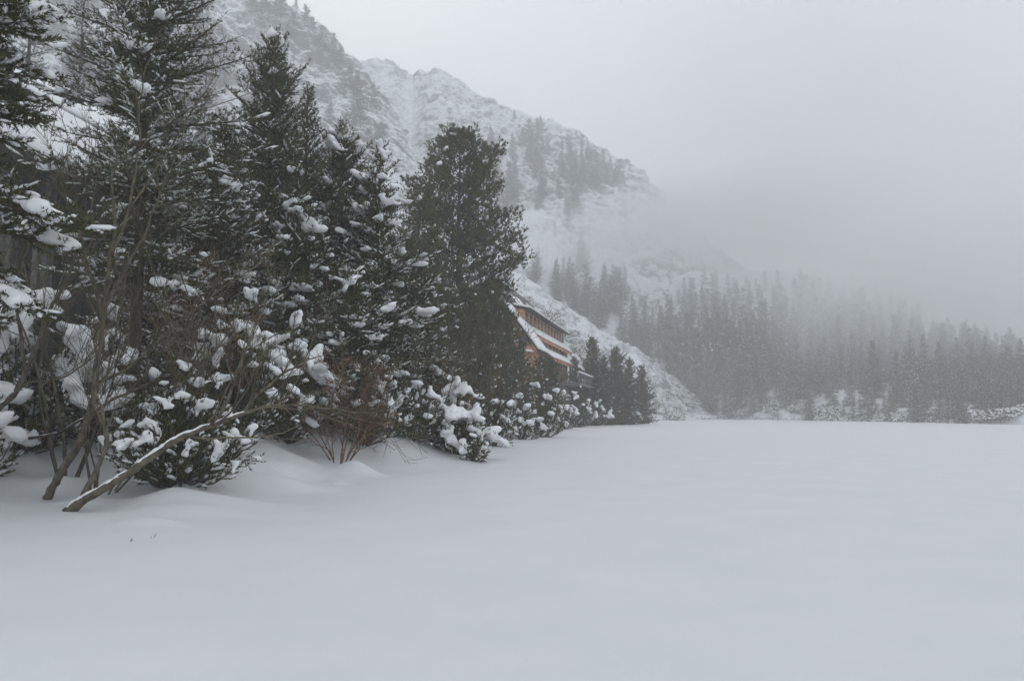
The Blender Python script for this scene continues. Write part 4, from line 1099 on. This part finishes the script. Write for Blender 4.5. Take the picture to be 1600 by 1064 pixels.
# the wood itself
HG = LOFTS['hill']
rows_, cols_ = HG.shape[:2]
cand = []
for k in range(7000):
    t_, s_ = rt.random() ** 0.8 * 0.84, rt.random()
    p = HG[int(t_ * (rows_ - 1)), int(s_ * (cols_ - 1))]
    q = proj(p)
    if not (1040 < q[0] < 1660): continue
    cand.append((p, q))
placed = []
mass = Tri()
for p, q in cand:
    if len(placed) >= 580: break
    gap = 2.8
    if any((p[0] - o[0]) ** 2 + (p[1] - o[1]) ** 2 < gap * gap for o in placed): continue
    dens_ = 1.0 if q[0] < 1430 else 0.55
    dens_ *= 0.35 + 0.9 * sstep(-0.35, 0.1, fbm(np.array([p[0] / 20, p[1] / 20, 7.0]), 2, 95))
    if rt.random() > dens_: continue
    placed.append(p)
placed.sort(key=lambda p: p[1])
def mass_tree(me, p, s):
    """one tree of the joined far wood"""
    nv = len(me.vertices); co = np.empty(nv * 3, np.float32); me.vertices.foreach_get('co', co)
    nf = len(me.polygons); fi = np.empty(nf * 3, np.int32); me.loops.foreach_get('vertex_index', fi)
    mi = np.empty(nf, np.int32); me.polygons.foreach_get('material_index', mi)
    a = rt.random() * 6.28; c_, s2 = math.cos(a), math.sin(a)
    co = co.reshape(-1, 3) * s
    co = np.column_stack([co[:, 0] * c_ - co[:, 1] * s2, co[:, 0] * s2 + co[:, 1] * c_, co[:, 2]]) + p
    mass.V.append(co); mass.F.append(fi.reshape(-1, 3) + mass.n); mass.I.append(mi); mass.n += nv
LOW = [far_mesh('far_low_%d' % i, 480 + i, 15, 2.5, 'spruce', 3.6, 0.12) for i in range(3)]
for i, p in enumerate(placed):
    s = float(np.clip(0.82 + 0.42 * fbm(np.array([p[0] / 14, p[1] / 14, 0.5]), 2, 91) + rt.normal() * 0.2, 0.32, 1.3)) * (0.62 if p[1] < 175 else 0.8 if p[1] < 200 else 1.0) * (1.0 - 0.45 * float(sstep(8, 45, p[2])))
    if i < 270:
        q = proj(p)
        near_ = i < 70
        me = SPR[rt.integers(5)]
        lab = f"{band(s, (0.75, 0.92), ('short', 'middling', 'tall'))} {snowy(me)} spruce {band(q[1], (520, 570, 615), ('atop', 'high in', 'halfway up', 'low in'))} the far wood {band(q[0], (1150, 1240, 1330, 1420, 1510), ('behind the dark pair', 'at its left', 'left of its middle', 'right of its middle', 'at its right', 'by the frame edge'))}"
        put('far_spruce', me, p - np.array([0, 0, 0.5]), s * rt.uniform(0.95, 1.2), lab, 'tree',
            'spruces of the far wood', s)
    else:
        mass_tree(LOW[i % 3], p - np.array([0, 0, 0.5]), s)
if mass.n:
    o = link('far_wood', mass.mesh('far_wood', [M['far'], M['treesnow'], M['bark']]))
    tag(o, 'deepest part of the wood fading into cloud on the far hillside', 'forest', None, 'stuff')
# snowy bushes along the far shoreline
k = 0
while k < 120:
    t_, s_ = rt.random() * 0.10, rt.random()
    p = HG[int(t_ * (rows_ - 1)), int(s_ * (cols_ - 1))]
    q = proj(p)
    if not (1030 < q[0] < 1640): continue
    s = rt.uniform(0.7, 1.35)
    put('shore_bush', BSH[rt.integers(4)], p - np.array([0, 0, 0.3]), s, f"{band(s, (0.9, 1.12), ('small', 'middling', 'big'))} frosted bush fringing the far shore {band(q[0], (1090, 1150, 1210, 1270, 1330, 1390, 1450, 1510, 1570), ('left of the dark pair', 'under the dark pair', 'right of the dark pair', 'under the left of the wood', 'left of the wood middle', 'at the wood middle', 'right of the wood middle', 'under the right of the wood', 'near the right edge', 'at the right frame edge'))}", 'bush', 'bushes along the far shore')
    k += 1
for k in range(16):
    px = rt.uniform(985, 1060)
    p = gnd(px, rt.uniform(653.5, 657))
    put('shore_bush', BSH[rt.integers(4)], np.array([p[0], p[1], gz(p[0], p[1]) - 0.2]), rt.uniform(0.5, 1.0), 'low frosted bush fringing the far shore of the lake', 'bush', 'bushes along the far shore')

# alike neighbours told apart by their order
same = {}
for o in bpy.data.objects:
    if o.get('group') and o.get('label'): same.setdefault(o['label'], []).append(o)
ORD = ['leftmost', 'second from left', 'third from left', 'fourth from left', 'fifth from left', 'sixth from left', 'seventh from left', 'eighth from left', 'ninth from left', 'tenth from left', 'eleventh from left', 'twelfth from left', 'thirteenth from left', 'fourteenth from left', 'fifteenth from left', 'rightmost']
for lab, os_ in same.items():
    if len(os_) > 1:
        os_.sort(key=lambda o: proj(np.array(o.location))[0])
        for i, o in enumerate(os_):
            o['label'] = lab + ', ' + (ORD[i] if i < len(ORD) else 'further right')

# ---------------------------------------------------------------- air: even haze, and the low cloud drifting over the far shore
def box_obj(name, lo, hi, material):
    (x0, y0, z0), (x1, y1, z1) = lo, hi
    b = MB().hexa([(x0, y0, z0), (x1, y0, z0), (x1, y1, z0), (x0, y1, z0)], [(x0, y0, z1), (x1, y0, z1), (x1, y1, z1), (x0, y1, z1)])
    return b.build(name, material)
def vol_mat(name, color, density):
    m = bpy.data.materials.new(name)
    m.use_nodes = True
    t = m.node_tree
    t.nodes.clear()
    out = t.nodes.new('ShaderNodeOutputMaterial')
    pv = t.nodes.new('ShaderNodeVolumePrincipled')
    pv.inputs['Color'].default_value = (*color, 1)
    pv.inputs['Density'].default_value = density
    t.links.new(pv.outputs[0], out.inputs['Volume'])
    return m, t, pv
HAZE = 0.0022
hm, _, _ = vol_mat('haze_air', (0.98, 0.982, 0.985), HAZE)
hz = box_obj('haze', (-1400, -250, -14), (1400, 1400, 330), hm)
hz['kind'] = 'stuff'; hz['label'] = 'pale even haze filling the valley air'

mm, t, pv = vol_mat('low_cloud_air', (0.995, 0.995, 0.995), 0.0)
BL = [  # centre, radii, density
    (at(1170, 350, 285), (60, 56, 26), 0.026),
    (at(945, 368, 262), (60, 40, 18), 0.03),
    (at(1310, 405, 236), (84, 50, 21), 0.017),
    (at(1500, 480, 190), (70, 46, 23), 0.024),
    (at(1330, 190, 300), (120, 80, 74), 0.009),
    (at(1720, 400, 230), (110, 80, 50), 0.013),
]
g = N(t, 'ShaderNodeNewGeometry')
nz = N(t, 'ShaderNodeTexNoise', i_Scale=0.02, i_Detail=5.0, i_Roughness=0.62)
t.links.new(g.outputs['Position'], nz.inputs['Vector'])
sb = N(t, 'ShaderNodeVectorMath', operation='SUBTRACT'); sb.inputs[1].default_value = (0.5, 0.5, 0.5)
t.links.new(nz.outputs['Color'], sb.inputs[0])
scl = N(t, 'ShaderNodeVectorMath', operation='MULTIPLY_ADD'); scl.inputs[1].default_value = (95, 70, 62)
t.links.new(sb.outputs[0], scl.inputs[0]); t.links.new(g.outputs['Position'], scl.inputs[2])
acc = None
for c, r, dn in BL:
    a = N(t, 'ShaderNodeVectorMath', operation='SUBTRACT'); a.inputs[1].default_value = tuple(c)
    t.links.new(scl.outputs[0], a.inputs[0])
    d = N(t, 'ShaderNodeVectorMath', operation='DIVIDE'); d.inputs[1].default_value = r
    t.links.new(a.outputs[0], d.inputs[0])
    L = N(t, 'ShaderNodeVectorMath', operation='LENGTH')
    t.links.new(d.outputs[0], L.inputs[0])
    mr = N(t, 'ShaderNodeMapRange', interpolation_type='SMOOTHSTEP')
    mr.inputs['From Min'].default_value, mr.inputs['From Max'].default_value = 1.0, 0.25
    mr.inputs['To Min'].default_value, mr.inputs['To Max'].default_value = 0.0, dn
    t.links.new(L.outputs['Value'], mr.inputs['Value'])
    if acc is None:
        acc = mr.outputs[0]
    else:
        ad = N(t, 'ShaderNodeMath', operation='ADD')
        t.links.new(acc, ad.inputs[0]); t.links.new(mr.outputs[0], ad.inputs[1])
        acc = ad.outputs[0]
t.links.new(acc, pv.inputs['Density'])
lo = np.min([c - np.array(r) for c, r, _ in BL], 0) - 32
hi = np.max([c + np.array(r) for c, r, _ in BL], 0) + 32
lo[2] = max(lo[2], 1.0)
ml = box_obj('mist_bank', tuple(lo), tuple(hi), mm)
ml['kind'] = 'stuff'; ml['label'] = 'grey low cloud drifting over the far wooded shore'
